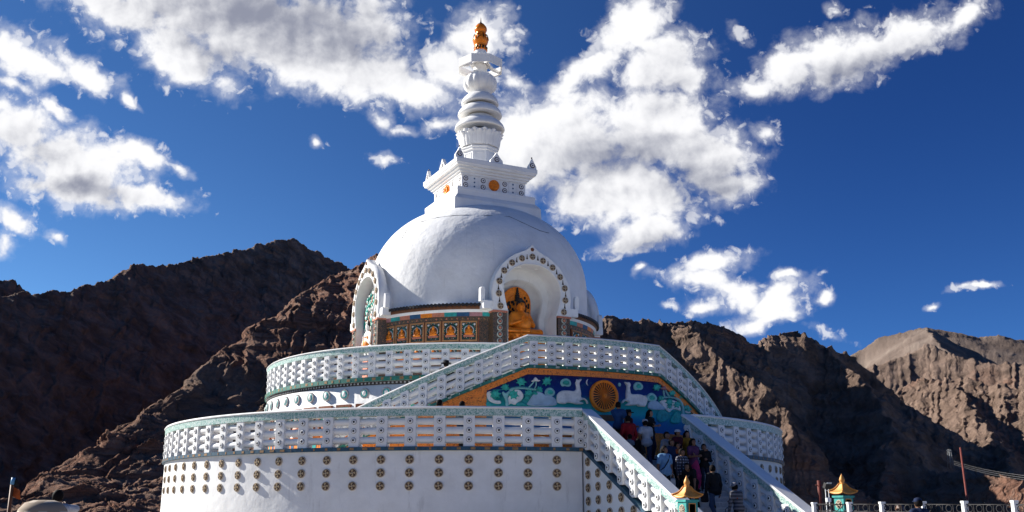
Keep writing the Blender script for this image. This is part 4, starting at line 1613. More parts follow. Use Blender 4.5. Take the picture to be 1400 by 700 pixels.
# ---- niches
def niche(rot, with_apse=True):
    R_ = Matrix.Rotation(rot, 4, "Z")
    n_ = thing("niche_tmp", None, None)
    n_.name = "niche"
    n_.parent = stupa
    n_.matrix_local = R_
    for kk in ("label", "category", "group"):
        if kk in n_:
            del n_[kk]
    YF, YB = -4.97, -3.0

    def lay(mb, name, mats, bevel=0.0):
        mb.v = [(x, y, z - SZ) for x, y, z in mb.v]
        return mb.build(name, mats, n_, bevel)
    # face plate with returns
    q = MB()
    N = len(OD)
    vv = [(x, YF, z) for x, z in OD] + [(x, YF, z) for x, z in ID] + [(x, YF + .36, z) for x, z in OD] + [(x * 1.0, YF + .36, z) for x, z in ID]
    q.add(vv, [(i, i + 1, N + i + 1, N + i) for i in range(N - 1)], 0)
    q.f += [(i, 2 * N + i, 2 * N + i + 1, i + 1) for i in range(N - 1)]
    q.m += [0] * (N - 1)
    q.s += [True] * (N - 1)
    q.f += [(2 * N + i, 3 * N + i, 3 * N + i + 1, 2 * N + i + 1) for i in range(N - 1)]
    q.m += [0] * (N - 1)
    q.s += [False] * (N - 1)
    for i in (0, N - 1):
        q.f.append((i, N + i, 3 * N + i, 2 * N + i))
        q.m.append(0)
        q.s.append(False)
    # a fillet round the mouth
    lip = [((x, YF - .012, z)) for x, z in ID]
    q.tube([(x * 1.02, YF - .004, 10.0 + (z - 10.0) * 1.02) for x, z in ID], .022, 6, 0)
    lay(q, "arch_frame", TRIM)
    # hood: follows the arch back into the dome, pinched behind the frame and rising again
    q = MB()
    ys = [YF + .35, YF + .50, YF + .62, -3.9, -3.5, YB]
    sc = [.90, .86, .90, .95, .955, .93]
    vv = []
    for y, s in zip(ys, sc):
        vv += [(x * s, y, 9.15 + (z - 9.15) * (s + (.0 if abs(x) > .1 else .0))) for x, z in OD]
    q.add(vv, [(j * N + i, j * N + i + 1, (j + 1) * N + i + 1, (j + 1) * N + i) for j in range(len(ys) - 1) for i in range(N - 1)], 0, True)
    lay(q, "hood", WHITE)
    # inside vault, back wall with a rounded apse
    q = MB()
    ysi = [YF, YF + .5, YF + 1.0]
    vv = []
    low = [(-1.02, 6.3)] + ID + [(1.02, 6.3)]
    L = len(low)
    for y in ysi:
        vv += [(x, y, z) for x, z in low]
    q.add(vv, [(j * L + i, (j + 1) * L + i, (j + 1) * L + i + 1, j * L + i + 1) for j in range(len(ysi) - 1) for i in range(L - 1)], 0, True)
    ap = [(-.86, 6.3)] + [(x * .80, 9.15 + (z - 9.15) * .80) for x, z in ID] + [(.86, 6.3)]
    yb_ = ysi[-1]
    vv = [(x, yb_, z) for x, z in low] + [(x, yb_, z) for x, z in ap]
    q.add(vv, [(i, i + 1, L + i + 1, L + i) for i in range(L - 1)], 0, False)
    vv = []
    for j, (dy, s) in enumerate(((0, 1), (.25, .985), (.45, .93), (.58, .80), (.64, .55), (.66, .2))):
        vv += [(x * s, yb_ + dy, 8.6 + (z - 8.6) * (s if z > 8.6 else 1)) for x, z in ap]
    q.add(vv, [(j * L + i, (j + 1) * L + i, (j + 1) * L + i + 1, j * L + i + 1) for j in range(5) for i in range(L - 1)], 0, True)
    q.add([(-1.2, YF + .1, 7.9), (1.2, YF + .1, 7.9), (1.2, -3.2, 7.9), (-1.2, -3.2, 7.9)], [(0, 1, 2, 3)])
    lay(q, "vault", WHITE)
    # shoulders with upright horns each side
    for sx in (-1, 1):
        q = MB()
        q.box((1.80 * sx, YF + .22, 9.33), (.42, .34, .30))
        q.box((1.63 * sx, YF + .17, 9.20), (.12, .32, .16))
        hp = [(1.93, 9.46), (2.10, 9.46), (2.10, 9.92), (2.07, 9.99), (2.015, 10.02), (1.96, 9.99), (1.93, 9.92)]
        n0 = len(hp)
        q.add([(x * sx, YF + .12, z) for x, z in hp] + [(x * sx, YF + .30, z) for x, z in hp], [tuple(range(n0)), tuple(range(2 * n0 - 1, n0 - 1, -1))] + [(i, (i + 1) % n0, n0 + (i + 1) % n0, n0 + i) for i in range(n0)])
        lay(q, "shoulder", TRIM)
    # painted pilasters under the arch
    for sx in (-1, 1):
        q = MB()
        q.box((1.36 * sx, YF + .22, 7.72), (.52, .40, 2.85), 0)
        q.box((1.36 * sx, YF + .20, 9.10), (.60, .46, .07), 1)
        for z in np.arange(8.98, 6.5, -.245):
            q.disc((1.36 * sx, YF + .02, z), (0, -1, 0), (0, 0, 1), .115, .10, 0, .025, 18, 2)
            q.disc((1.36 * sx, YF, z), (0, -1, 0), (0, 0, 1), .085, .07, 0, .022, 16, 0)
            q.disc((1.36 * sx, YF - .02, z), (0, -1, 0), (0, 0, 1), .055, .03, 0, .022, 12, 1)
        lay(q, "pilaster", [FLORAL, CORAL, PALESQ])
    # medallions and little spires round the face
    cen = [((a[0] + b[0]) / 2, min((a[1] + b[1]) / 2, 11.34)) for a, b in zip(OD, ID)]
    acc = [0.0]
    for a, b in zip(cen[:-1], cen[1:]):
        acc.append(acc[-1] + math.hypot(a[0] - b[0], a[1] - b[1]))
    tot = acc[-1]
    px_ = lambda t: (np.interp(t, acc, [c[0] for c in cen]), np.interp(t, acc, [c[1] for c in cen]))
    nm = 13
    bead = None
    spire_ = None
    for k in range(nm):
        t = .16 + (tot - .32) * k / (nm - 1)
        x, z = px_(t)
        M = plane_m((x, YF, z - SZ), (1, 0, 0), (0, 0, 1), (0, -1, 0))
        if bead is None:
            bead = medallion(.118, RIM, MEDAL, "medallion", n_)
            bead.matrix_local = M
        else:
            clone(bead, n_, M)
        if k < nm - 1:
            x, z = px_(t + (tot - .32) / (nm - 1) / 2)
            M = plane_m((x, YF, z - SZ), (1, 0, 0), (0, 0, 1), (0, -1, 0))
            if spire_ is None:
                q = MB()
                for (w_, y0, y1) in ((.045, -.09, -.055), (.032, -.055, -.01), (.02, -.01, .035), (.010, .035, .10)):
                    q.add([(-w_, y0, .018), (w_, y0, .018), (w_ * .5, y1, .018), (-w_ * .5, y1, .018), (-w_, y0, -.01), (w_, y0, -.01), (w_ * .5, y1, -.01), (-w_ * .5, y1, -.01)],
                          [(0, 1, 2, 3), (4, 5, 1, 0), (5, 6, 2, 1), (6, 7, 3, 2), (7, 4, 0, 3)])
                spire_ = q.build("spire_motif", BRONZE, n_)
                spire_.matrix_local = M
            else:
                clone(spire_, n_, M)
    q = MB()
    q.disc((0, YF, 11.625 - SZ), (0, -1, 0), (0, 0, 1), .078, .06, -.01, .03, 16, 0)
    q.build("apex_boss", BROWNWOOD, n_)
    return n_


niche(0.0)
nl = niche(-PI / 2)
nr = niche(PI / 2)

# ---- square tower
q = MB()
LV = [(4.02, 13.55), (3.96, 14.321), (3.93, 14.36), (3.72, 14.50), (3.60, 14.56), (3.596, 14.62), (3.60, 14.734), (3.62, 14.80), (3.60, 14.891), (3.02, 14.92), (2.975, 14.93), (2.99, 15.53), (3.08, 15.54), (3.09, 15.62), (3.24, 15.64), (3.26, 15.72),
      (3.44, 15.74), (3.46, 15.82), (3.66, 15.84), (3.71, 15.917), (3.76, 15.93), (3.763, 16.113), (3.70, 16.14), (1.2, 16.16)]
vv = []
for S, z in LV:
    vv += [(-S / 2, -S / 2, z), (S / 2, -S / 2, z), (S / 2, S / 2, z), (-S / 2, S / 2, z)]
q.add(vv, [(4 * j + i, 4 * j + (i + 1) % 4, 4 * j + 4 + (i + 1) % 4, 4 * j + 4 + i) for j in range(len(LV) - 1) for i in range(4)])
tower = sb(q, "square_tower", TRIM)
target = gold = dot = None
for rot in (0, -PI / 2, PI / 2):
    R_ = Matrix.Rotation(rot, 4, "Z")

    def put(proto, s, z, maker):
        M = R_ @ plane_m((s, -1.488, z), (1, 0, 0), (0, 0, 1), (0, -1, 0))
        if proto is None:
            proto = maker()
            proto.matrix_local = M
        else:
            clone(proto, tower, M)
        return proto

    def mk_target():
        q = MB()
        q.disc((0, 0, 0), (0, 0, 1), (0, 1, 0), .112, .108, -.01, .016, 24, 0)
        q.disc((0, 0, 0), (0, 0, 1), (0, 1, 0), .080, .075, 0, .028, 24, 1)
        q.disc((0, 0, 0), (0, 0, 1), (0, 1, 0), .040, .034, 0, .036, 16, 0)
        return q.build("ring_boss", [paint("dark_plum", (0.045, 0.018, 0.022), 0.5), TRIM], tower)

    def mk_gold():
        q = MB()
        q.disc((0, 0, 0), (0, 0, 1), (0, 1, 0), .245, .235, -.01, .06, 36, 0)
        q.disc((0, 0, 0), (0, 0, 1), (0, 1, 0), .195, .16, .05, .11, 30, 0)
        for k in range(10):
            t_ = 2 * PI * k / 10
            q.ball((.15 * math.cos(t_), .15 * math.sin(t_), .085), (.045, .045, .035), 8, 6, 0)
        q.disc((0, 0, 0), (0, 0, 1), (0, 1, 0), .07, .04, .10, .15, 16, 0)
        return q.build("gilt_rosette", GOLD, tower)

    def mk_dot():
        q = MB()
        q.box((0, 0, 0), (.06, .06, .03))
        return q.build("stud", bpy.data.materials["blue_paint"], tower)
    for s in (-1.30, -.50, .51, 1.30):
        for z in (15.385 - SZ, 15.095 - SZ):
            target = put(target, s, z, mk_target)
    gold = put(gold, 0.0, 15.245 - SZ, mk_gold)
    for s in (-.90, .90):
        for z in (15.42 - SZ, 15.25 - SZ, 15.07 - SZ):
            dot = put(dot, s, z, mk_dot)
    # raised frames between
    q = MB()
    for s in (-1.10, -.70, -.30, .30, .70, 1.10):
        q.box((s, -1.497, 15.24 - SZ), (.025, .022, .56))
    for z in (14.96, 15.50):
        q.box((0, -1.497, z - SZ), (2.9, .022, .03))
    o = q.build("face_moulding", TRIM, tower)
    o.matrix_local = R_
# small pointed ornaments along the roof edge
orn = None
for i, (sx, sy, wide) in enumerate([(-1, -1, 0), (1, -1, 0), (1, 1, 0), (-1, 1, 0), (0, -1, 1), (-1, 0, 1), (0, 1, 1), (1, 0, 1)]):
    w_ = .30 if wide else .20
    ptsu = [(-w_, 0), (-w_ * .92, .16), (-w_ * .62, .26), (-w_ * .40, .33), (0, .52 if wide else .50), (w_ * .40, .33), (w_ * .62, .26), (w_ * .92, .16), (w_, 0)]
    q = MB()
    n0 = len(ptsu)
    q.add([(x, -.07, z) for x, z in ptsu] + [(x, .07, z) for x, z in ptsu],
          [tuple(range(n0)), tuple(range(2 * n0 - 1, n0 - 1, -1))] + [(i2, (i2 + 1) % n0, n0 + (i2 + 1) % n0, n0 + i2) for i2 in range(n0)])
    q.disc((0, -.07, .19), (0, -1, 0), (0, 0, 1), .115, .11, 0, .015, 20, 1)
    q.disc((0, -.07, .19), (0, -1, 0), (0, 0, 1), .08, .075, 0, .026, 20, 0)
    q.disc((0, -.07, .19), (0, -1, 0), (0, 0, 1), .04, .03, 0, .034, 14, 1)
    if not wide:
        q.ball((0, 0, .55), (.03, .03, .05), 8, 6, 1)
    o = q.build("roof_ornament", [TRIM, bpy.data.materials["dark_plum"]], tower)
    inn = 1.70
    ry = {0: 0, -1: -PI / 2, 1: PI / 2}
    rotz = -PI / 2 if (sx == -1 and sy == 0) else (PI / 2 if (sx == 1 and sy == 0) else (PI if sy == 1 else 0))
    if not wide and sx == -1 and sy == 1:
        rotz = -PI / 2
    o.matrix_local = Matrix.Translation((sx * inn, sy * inn, 16.13 - SZ)) @ Matrix.Rotation(rotz, 4, "Z")


# ---- spire
def octa(mb, prof, mat=0, rot=PI / 8):
    vv = []
    for r, z in prof:
        vv += [ring(r, rot + 2 * PI * k / 8, z) for k in range(8)]
    mb.add(vv, [(8 * j + i, 8 * j + (i + 1) % 8, 8 * j + 8 + (i + 1) % 8, 8 * j + 8 + i) for j in range(len(prof) - 1) for i in range(8)], mat)


AXR = 0.4276                                                  # turned so that a flat side faces the plaza
q = MB()
octa(q, [(.92, 16.12), (.92, 16.30), (.80, 16.34), (.76, 16.36), (.76, 17.10), (.82, 17.13), (.82, 17.20), (.86, 17.24), (.86, 17.30), (.78, 17.34)], rot=PI / 8 - AXR)
for k in range(8):
    a = 2 * PI * k / 8 - AXR
    Mx = frame_m(.76 * math.cos(PI / 8), a, 16.75)
    for c, s in (((-.17, 0, .0), (.03, .5, .03)), ((.17, 0, 0), (.03, .5, .03)), ((0, .24, 0), (.34, .03, .03)), ((0, -.24, 0), (.34, .03, .03))):
        q.box((Mx @ Vector(c))[:], s, 0, Mx.to_3x3())
sb(q, "spire_base", TRIM)
q = MB()                                                      # lotus of upright petals in two rows
q.lathe([(.74, 17.30), (.80, 17.5), (.86, 17.9), (.84, 18.05), (.3, 18.08)], 40)
for row, (n_, r0, z0, hh, off) in enumerate(((14, .80, 17.34, .64, 0), (14, .80, 17.34, .70, .5))):
    for k in range(n_):
        a = 2 * PI * (k + off) / n_ - AXR
        Mx = frame_m(r0, a, z0)
        pts = []
        W = .20
        rowsP = [(0, W * .80, 0), (.25, W * .92, .05), (.55, W, .08), (.82, W * 1.0, .12), (.95, W * .78, .19), (1.0, W * .40, .22)]
        for t, w_, o in rowsP:
            pts += [(-w_, t * hh, o - .02), (-w_ * .5, t * hh, o + .025), (0, t * hh, o + .045), (w_ * .5, t * hh, o + .025), (w_, t * hh, o - .02)]
        ff = [(5 * j + i, 5 * j + i + 1, 5 * j + 6 + i, 5 * j + 5 + i) for j in range(len(rowsP) - 1) for i in range(4)]
        back = [(x, y, z - .05) for x, y, z in pts]
        n2 = len(pts)
        ed = [5 * j for j in range(6)] + [5 * 5 + i for i in range(1, 5)] + [5 * j + 4 for j in range(4, -1, -1)]
        q.add([(Mx @ Vector(p))[:] for p in pts + back], ff + [tuple(n2 + i for i in f)[::-1] for f in ff] + [(ed[i], n2 + ed[i], n2 + ed[i + 1], ed[i + 1]) for i in range(len(ed) - 1)], 0, True)
sb(q, "lotus", TRIM)
for zb, R_, rt, zt in ((18.24, 1.105, .62, 18.86), (18.90, .985, .54, 19.44), (19.44, .835, .42, 19.96)):
    q = MB()
    q.lathe([(.40, zb + .07), (R_ * .55, zb + .05), (R_ * .80, zb + .02), (R_ * .95, zb + .0), (R_ * .985, zb + .005), (R_, zb + .04), (R_ * .99, zb + .10), (R_ * .95, zb + .20), (R_ * .87, zb + .31), (R_ * .76, zb + .41), (R_ * .64, zb + .48), (rt, zt - .02), (rt * .8, zt + .06), (.30, zt + .10)], 72)
    sb(q, "spire_ring", WHITE)
q = MB()                                                      # ribbed bulb
n_ = 96
pr = [(.385, 19.98), (.44, 20.06), (.56, 20.12), (.67, 20.21), (.74, 20.32), (.765, 20.44), (.755, 20.56), (.71, 20.68), (.62, 20.80), (.50, 20.88), (.36, 20.94), (.31, 20.97)]
vv = []
for r, z in pr:
    for k in range(n_):
        a = 2 * PI * k / n_
        rib = 1 - .085 * (abs(math.cos(6 * a)) ** 5) * min(1, (r - .3) / .3)
        vv.append(ring(r * rib, a - AXR, z))
q.add(vv, [(n_ * j + i, n_ * j + (i + 1) % n_, n_ * (j + 1) + (i + 1) % n_, n_ * (j + 1) + i) for j in range(len(pr) - 1) for i in range(n_)], 0, True)
q.lathe([(.38, 20.93), (.36, 21.02), (.31, 21.10), (.29, 21.30), (.26, 21.60), (.30, 21.75), (.34, 21.84), (.30, 21.95), (.26, 22.12)], 48)
sb(q, "bulb", TRIM)
q = MB()                                                      # eight-sided canopy wheel
ZC0, ZC1 = 21.14, 21.52
q2 = []
octr = [(1.0, ZC0), (1.02, ZC1), (.985, ZC1 + .02), (.93, ZC1 - .02), (.93, ZC0 + .03), (.97, ZC0 - .005), (1.0, ZC0)]
octa(q, [(r / math.cos(PI / 8) * .96, z) for r, z in octr], rot=PI / 8 - AXR)
for k in range(0, 8, 2):                                      # four curved spokes
    a = 2 * PI * k / 8 - AXR + PI / 8
    web = [(.24, 21.44), (.60, 21.24), (.93, 21.16), (.96, 21.27), (.60, 21.37), (.25, 21.58)]
    n0 = len(web)
    c_, s_ = math.cos(a), math.sin(a)
    wv = []
    for d in (-.05, .05):
        wv += [(r * s_ + d * c_, -r * c_ + d * s_, z) for r, z in web]
    q.add(wv, [tuple(range(n0)), tuple(range(2 * n0 - 1, n0 - 1, -1))] + [(i, n0 + i, n0 + (i + 1) % n0, (i + 1) % n0) for i in range(n0)])
q.lathe([(.30, 21.40), (.44, 21.36), (.46, 21.40), (.34, 21.5)], 40)
sb(q, "canopy_wheel", TRIM)
fin = MB()                                                    # gilt finial: lotus, jar, ball, needle
fin.lathe([(.20, 22.05), (.27, 22.10), (.25, 22.16), (.30, 22.22), (.27, 22.30), (.24, 22.34), (.31, 22.44), (.345, 22.56), (.352, 22.63), (.335, 22.72), (.28, 22.80), (.24, 22.84), (.27, 22.88), (.235, 22.94), (.20, 22.97),
           (.245, 23.03), (.28, 23.12), (.283, 23.19), (.255, 23.28), (.19, 23.37)], 48, 0)
for k in range(12):
    a = 2 * PI * k / 12
    fin.ball(ring(.27, a, 22.22), (.055, .055, .09), 8, 6, 1)
    fin.ball(ring(.27, a + .26, 22.14), (.05, .05, .07), 8, 6, 0)
for k in range(8):
    a = 2 * PI * k / 8
    fin.tube([ring(.25, a, 22.90), ring(.33, a, 22.80), ring(.362, a, 22.66), ring(.34, a, 22.60)], .022, 6, 1)
    fin.ball(ring(.348, a + .39, 22.66), (.03, .03, .05), 6, 5, 0)
fin.lathe([(.195, 23.36), (.15, 23.42), (.09, 23.46), (.05, 23.50), (.03, 23.54), (.012, 23.72), (.002, 23.78)], 24, 1)
sb(fin, "finial", [GOLD, paint("dark_metal", (0.05, 0.03, 0.018), 0.5, 0.3, 12, 0.6)])

# lightning wire lying over the dome
wp = []
c5 = lambda x, y: (500 + x / 4.375, 270 + y / 4.375)
for x, y in ((218, 243), (240, 205), (262, 168), (340, 143), (430, 120), (520, 109), (600, 105), (730, 108), (860, 115), (930, 147), (1000, 180), (1045, 200), (1090, 212), (1160, 215), (1190, 240)):
    d = sight(*c5(x, y))
    t_ = 30.0
    while t_ < 60:
        P_ = CAM + d * t_
        if P_[2] > DZ and math.hypot(P_[0], P_[1]) < dome_r(P_[2]) and P_[2] < DZ + DB:
            break
        if P_[2] <= DZ and math.hypot(P_[0], P_[1]) < DA:
            break
        t_ += .004
    wp.append(tuple(P_ - d * .012))
q = MB()
q.tube(wp, .012, 6)
tag(q.build("wire", DARK), "thin dark wire draped across the top of the white dome", "wire")

# ------------------------------------------------------------------ statues in the niches
SKIN = GOLD


def seated_statue(name, label, M, mats, group=None):
    t = thing(name, label, "statue", group=group)
    t.matrix_world = M
    pr = [("c", (0, 0, .12), (0, -.02, .50), .22, .25), ("c", (-.20, -.01, .60), (.20, -.01, .60), .115, .115), ("c", (0, -.02, .64), (0, -.03, .78), .085, .08),
          ("e", (0, -.04, .90), (.125, .14, .165)), ("e", (0, -.03, 1.06), (.05, .05, .06)),
          ("c", (-.27, 0, .60), (-.37, -.10, .32), .085, .075), ("c", (-.37, -.10, .32), (-.10, -.27, .40), .07, .05),
          ("c", (.27, 0, .60), (.37, -.10, .32), .085, .075), ("c", (.37, -.10, .32), (.10, -.27, .44), .07, .05),
          ("c", (-.10, .0, .08), (-.56, -.18, .10), .14, .10), ("c", (.10, .0, .08), (.56, -.18, .10), .14, .10),
          ("c", (-.56, -.18, .09), (.12, -.34, .08), .10, .075), ("c", (.56, -.18, .09), (-.12, -.34, .08), .10, .075), ("c", (-.12, -.02, .88), (-.125, -.02, .80), .02, .025), ("c", (.12, -.02, .88), (.125, -.02, .80), .02, .025),
          ("c", (0, -.17, .90), (0, -.185, .86), .012, .022)]
    net_object("figure", pr, [mats[0]], t, 0.022, 0.035)
    robe = [("c", (-.20, -.01, .60), (.05, -.13, .30), .125, .22), ("c", (0, 0, .12), (0, -.02, .48), .235, .255), ("c", (-.27, 0, .60), (-.38, -.10, .32), .097, .09)]
    net_object("robe", robe, [mats[1]], t, 0.026, 0.05)
    hair = [("e", (0, -.025, .955), (.146, .158, .145)), ("e", (0, -.02, 1.09), (.066, .066, .07))]
    net_object("hair", hair, [mats[2]], t, 0.02, 0.03, clip=lambda P: np.maximum(-(P[:, 2] - .935 - (P[:, 1] + .06) * -.55), -(P[:, 2] - .80)))
    q = MB()                                                  # hands raised in front, five fingers each
    for sx in (-1, 1):
        c = Vector((.075 * sx, -.30, .45))
        q.ball(c, (.035, .022, .045), 10, 8)
        for f_, (dx, ln) in enumerate(((-.027, .060), (-.009, .075), (.010, .070), (.027, .055))):
            q.tube([c + Vector((dx, -.005, .03)), c + Vector((dx, -.014, .03 + ln * .6)), c + Vector((dx - .01 * sx, -.03, .03 + ln))], [.010, .009, .007], 6)
        q.tube([c + Vector((-.03 * sx, -.01, .0)), c + Vector((-.055 * sx, -.025, .03)), c + Vector((-.05 * sx, -.03, .055))], [.011, .010, .008], 6)
    q.build("hands", mats[0], t)
    q = MB()
    for sx in (-1, 1):
        q.ball((.045 * sx, -.168, .915), (.024, .010, .008), 8, 6, 0)
        q.tube([(.075 * sx, -.155, .94), (.045 * sx, -.168, .952), (.015 * sx, -.17, .94)], .006, 5, 0)
    q.ball((0, -.172, .842), (.030, .010, .008), 8, 6, 1)
    q.build("face_paint", [HAIRM, CORAL], t)
    q = MB()
    q.lathe([(.70, -.30), (.74, -.26), (.66, -.20), (.60, -.14), (.68, -.07), (.70, -.02), (.62, .01), (.1, .02)], 40, 0, M=Matrix.Scale(.72, 4, (0, 1, 0)))
    for k in range(20):
        a = 2 * PI * k / 20
        p = ring(.68, a, -.12)
        q.ball((p[0], p[1] * .72, p[2]), (.07, .05, .08), 8, 6, 0)
    q.box((0, .02, -.62), (1.56, 1.0, .62), 1)
    q.box((0, .02, -.30), (1.64, 1.06, .06), 0)
    q.build("throne", [mats[0], mats[3]], t)
    return t


gs = seated_statue("seated_statue", "golden seated statue with black hair under the front arch", Matrix.Translation((-0.03, -4.02, 8.44)) @ Matrix.Scale(1.27, 4), [GOLD, GOLDPAINT, HAIRM, ORANGEF], "statues in the arched niches")
q = MB()                                                      # halo board behind the figure
hb = [(-.58, -.5), (-.60, .9)] + [(.60 * math.cos(t_), 1.10 + .60 * math.sin(t_)) for t_ in np.linspace(PI, 0, 25)] + [(.60, .9), (.58, -.5)]
n0 = len(hb)
q.add([(x, .32, z) for x, z in hb] + [(x, .38, z) for x, z in hb], [tuple(range(n0)), tuple(range(2 * n0 - 1, n0 - 1, -1))] + [(i, (i + 1) % n0, n0 + (i + 1) % n0, n0 + i) for i in range(n0)], 0)
q.tube([(.56 * math.cos(t_), .31, 1.10 + .56 * math.sin(t_)) for t_ in np.linspace(PI, 0, 30)], .02, 6, 0)
q.tube([(.40 * math.cos(t_), .31, 1.02 + .36 * math.sin(t_)) for t_ in np.linspace(PI * 1.15, -PI * .15, 30)], .018, 6, 1)
random.seed(3)
for k in range(70):                                           # dark carved leaves
    t_ = random.uniform(0, 1)
    side = random.choice((-1, 1))
    x, z = side * (.12 + .38 * random.random()), .55 + .75 * t_ * random.random()
    q.ball((x, .29, z), (.045, .04, .06), 7, 5, 2)
for k in range(6):
    w_ = .14 - .02 * k
    q.ball((0, .27, 1.16 + .09 * k), (w_, .045, .06), 9, 6, 2)
q.v = [(x / 1.27 + .02, y / 1.27 + .03, (z + .28) / 1.27) for x, y, z in q.v]
q.build("halo", [ORANGEF, GOLD, HAIRM], gs)
ls = seated_statue("seated_statue", "pale painted seated statue in the sunlit side arch", Matrix.Rotation(-PI / 2, 4, "Z") @ Matrix.Translation((0.0, -4.80, 8.0)) @ Matrix.Scale(.5, 4, (0, 1, 0)) @ Matrix.Scale(1.15, 4), [BONE, ORANGEF, HAIRM, CORAL], "statues in the arched niches")
q = MB()                                                      # carved board filling the arch behind it
hb = [(-.92, -.9), (-.95, 1.2)] + [(.98 * math.cos(t_), 1.25 + 1.05 * math.sin(t_)) for t_ in np.linspace(PI, 0, 25)] + [(.95, 1.2), (.92, -.9)]
n0 = len(hb)
q.add([(x, .30, z) for x, z in hb] + [(x, .40, z) for x, z in hb], [tuple(range(n0)), tuple(range(2 * n0 - 1, n0 - 1, -1))] + [(i, (i + 1) % n0, n0 + (i + 1) % n0, n0 + i) for i in range(n0)], 3)
for k in range(260):
    x, z = random.uniform(-.88, .88), random.uniform(-.6, 2.2)
    if z > 1.25 and (x / .95) ** 2 + ((z - 1.25) / 1.0) ** 2 > .95:
        continue
    q.ball((x, .27, z), (.05, .07, .075), 7, 5, random.choice((0, 0, 1, 2)) if z > .75 else random.choice((1, 1, 2, 4)))
q.build("halo", [LEAFG, CORAL, BONE, DARKGREEN, ORANGEF], ls)


# ------------------------------------------------------------------ people
def cloth(name, col, var=.25):
    return paint(name, tuple(c * .72 for c in col), 0.85, var, 9, 0, 0.006, 22, 0.2)


def weave(name, a, b, kind):
    """striped or checked cloth"""
    mt = bpy.data.materials.new(name)
    mt.use_nodes = True
    t = NT(mt.node_tree)
    bs = t.n["Principled BSDF"]
    x, y, z = t.xyz(t.coord("Object"))
    f = lambda v, n: t.smooth(t.math("SINE", t.math("MULTIPLY", v, n)), -0.1, 0.25)
    if kind == "check":
        k = t.math("MULTIPLY", f(x, 75.0), f(z, 70.0))
        c = t.mix(k, (*a, 1), (*b, 1))
    else:
        c = t.mix(f(z, 62.0), (*a, 1), (*b, 1))
    t.l.new(c, bs.inputs["Base Color"])
    bs.inputs["Roughness"].default_value = 0.85
    return mt


SKINS = [paint("brown_skin", (0.19, 0.095, 0.055), 0.55, 0.15, 12), paint("light_brown_skin", (0.30, 0.165, 0.105), 0.55, 0.15, 12)]
HAIRB = paint("black_hair", (0.008, 0.006, 0.006), 0.75, 0.4, 40, spec=0.08)
HAIRBR = paint("brown_hair", (0.06, 0.025, 0.014), 0.5, 0.4, 40)
SHOE = cloth("dark_shoe", (0.03, 0.027, 0.025))
SHOEW = cloth("pale_shoe", (0.5, 0.5, 0.48))
EYE = paint("eye", (0.02, 0.015, 0.012), 0.3)
LIP = paint("lip", (0.22, 0.07, 0.055), 0.5)
BLACKC = cloth("black_cloth", (0.014, 0.014, 0.017))
DENIM = cloth("blue_denim", (0.055, 0.095, 0.19))
DARKDENIM = cloth("dark_denim", (0.022, 0.032, 0.060))


def ik(a, b, l1, l2, bend):
    a, b, bend = np.array(a, float), np.array(b, float), np.array(bend, float)
    d = b - a
    L = min(np.linalg.norm(d), (l1 + l2) * .999)
    u = d / np.linalg.norm(d)
    x = (L * L + l1 * l1 - l2 * l2) / (2 * L)
    h = math.sqrt(max(l1 * l1 - x * x, 0))
    n = bend - u * (bend @ u)
    n /= np.linalg.norm(n) + 1e-9
    return a + u * x + n * h, a + u * L


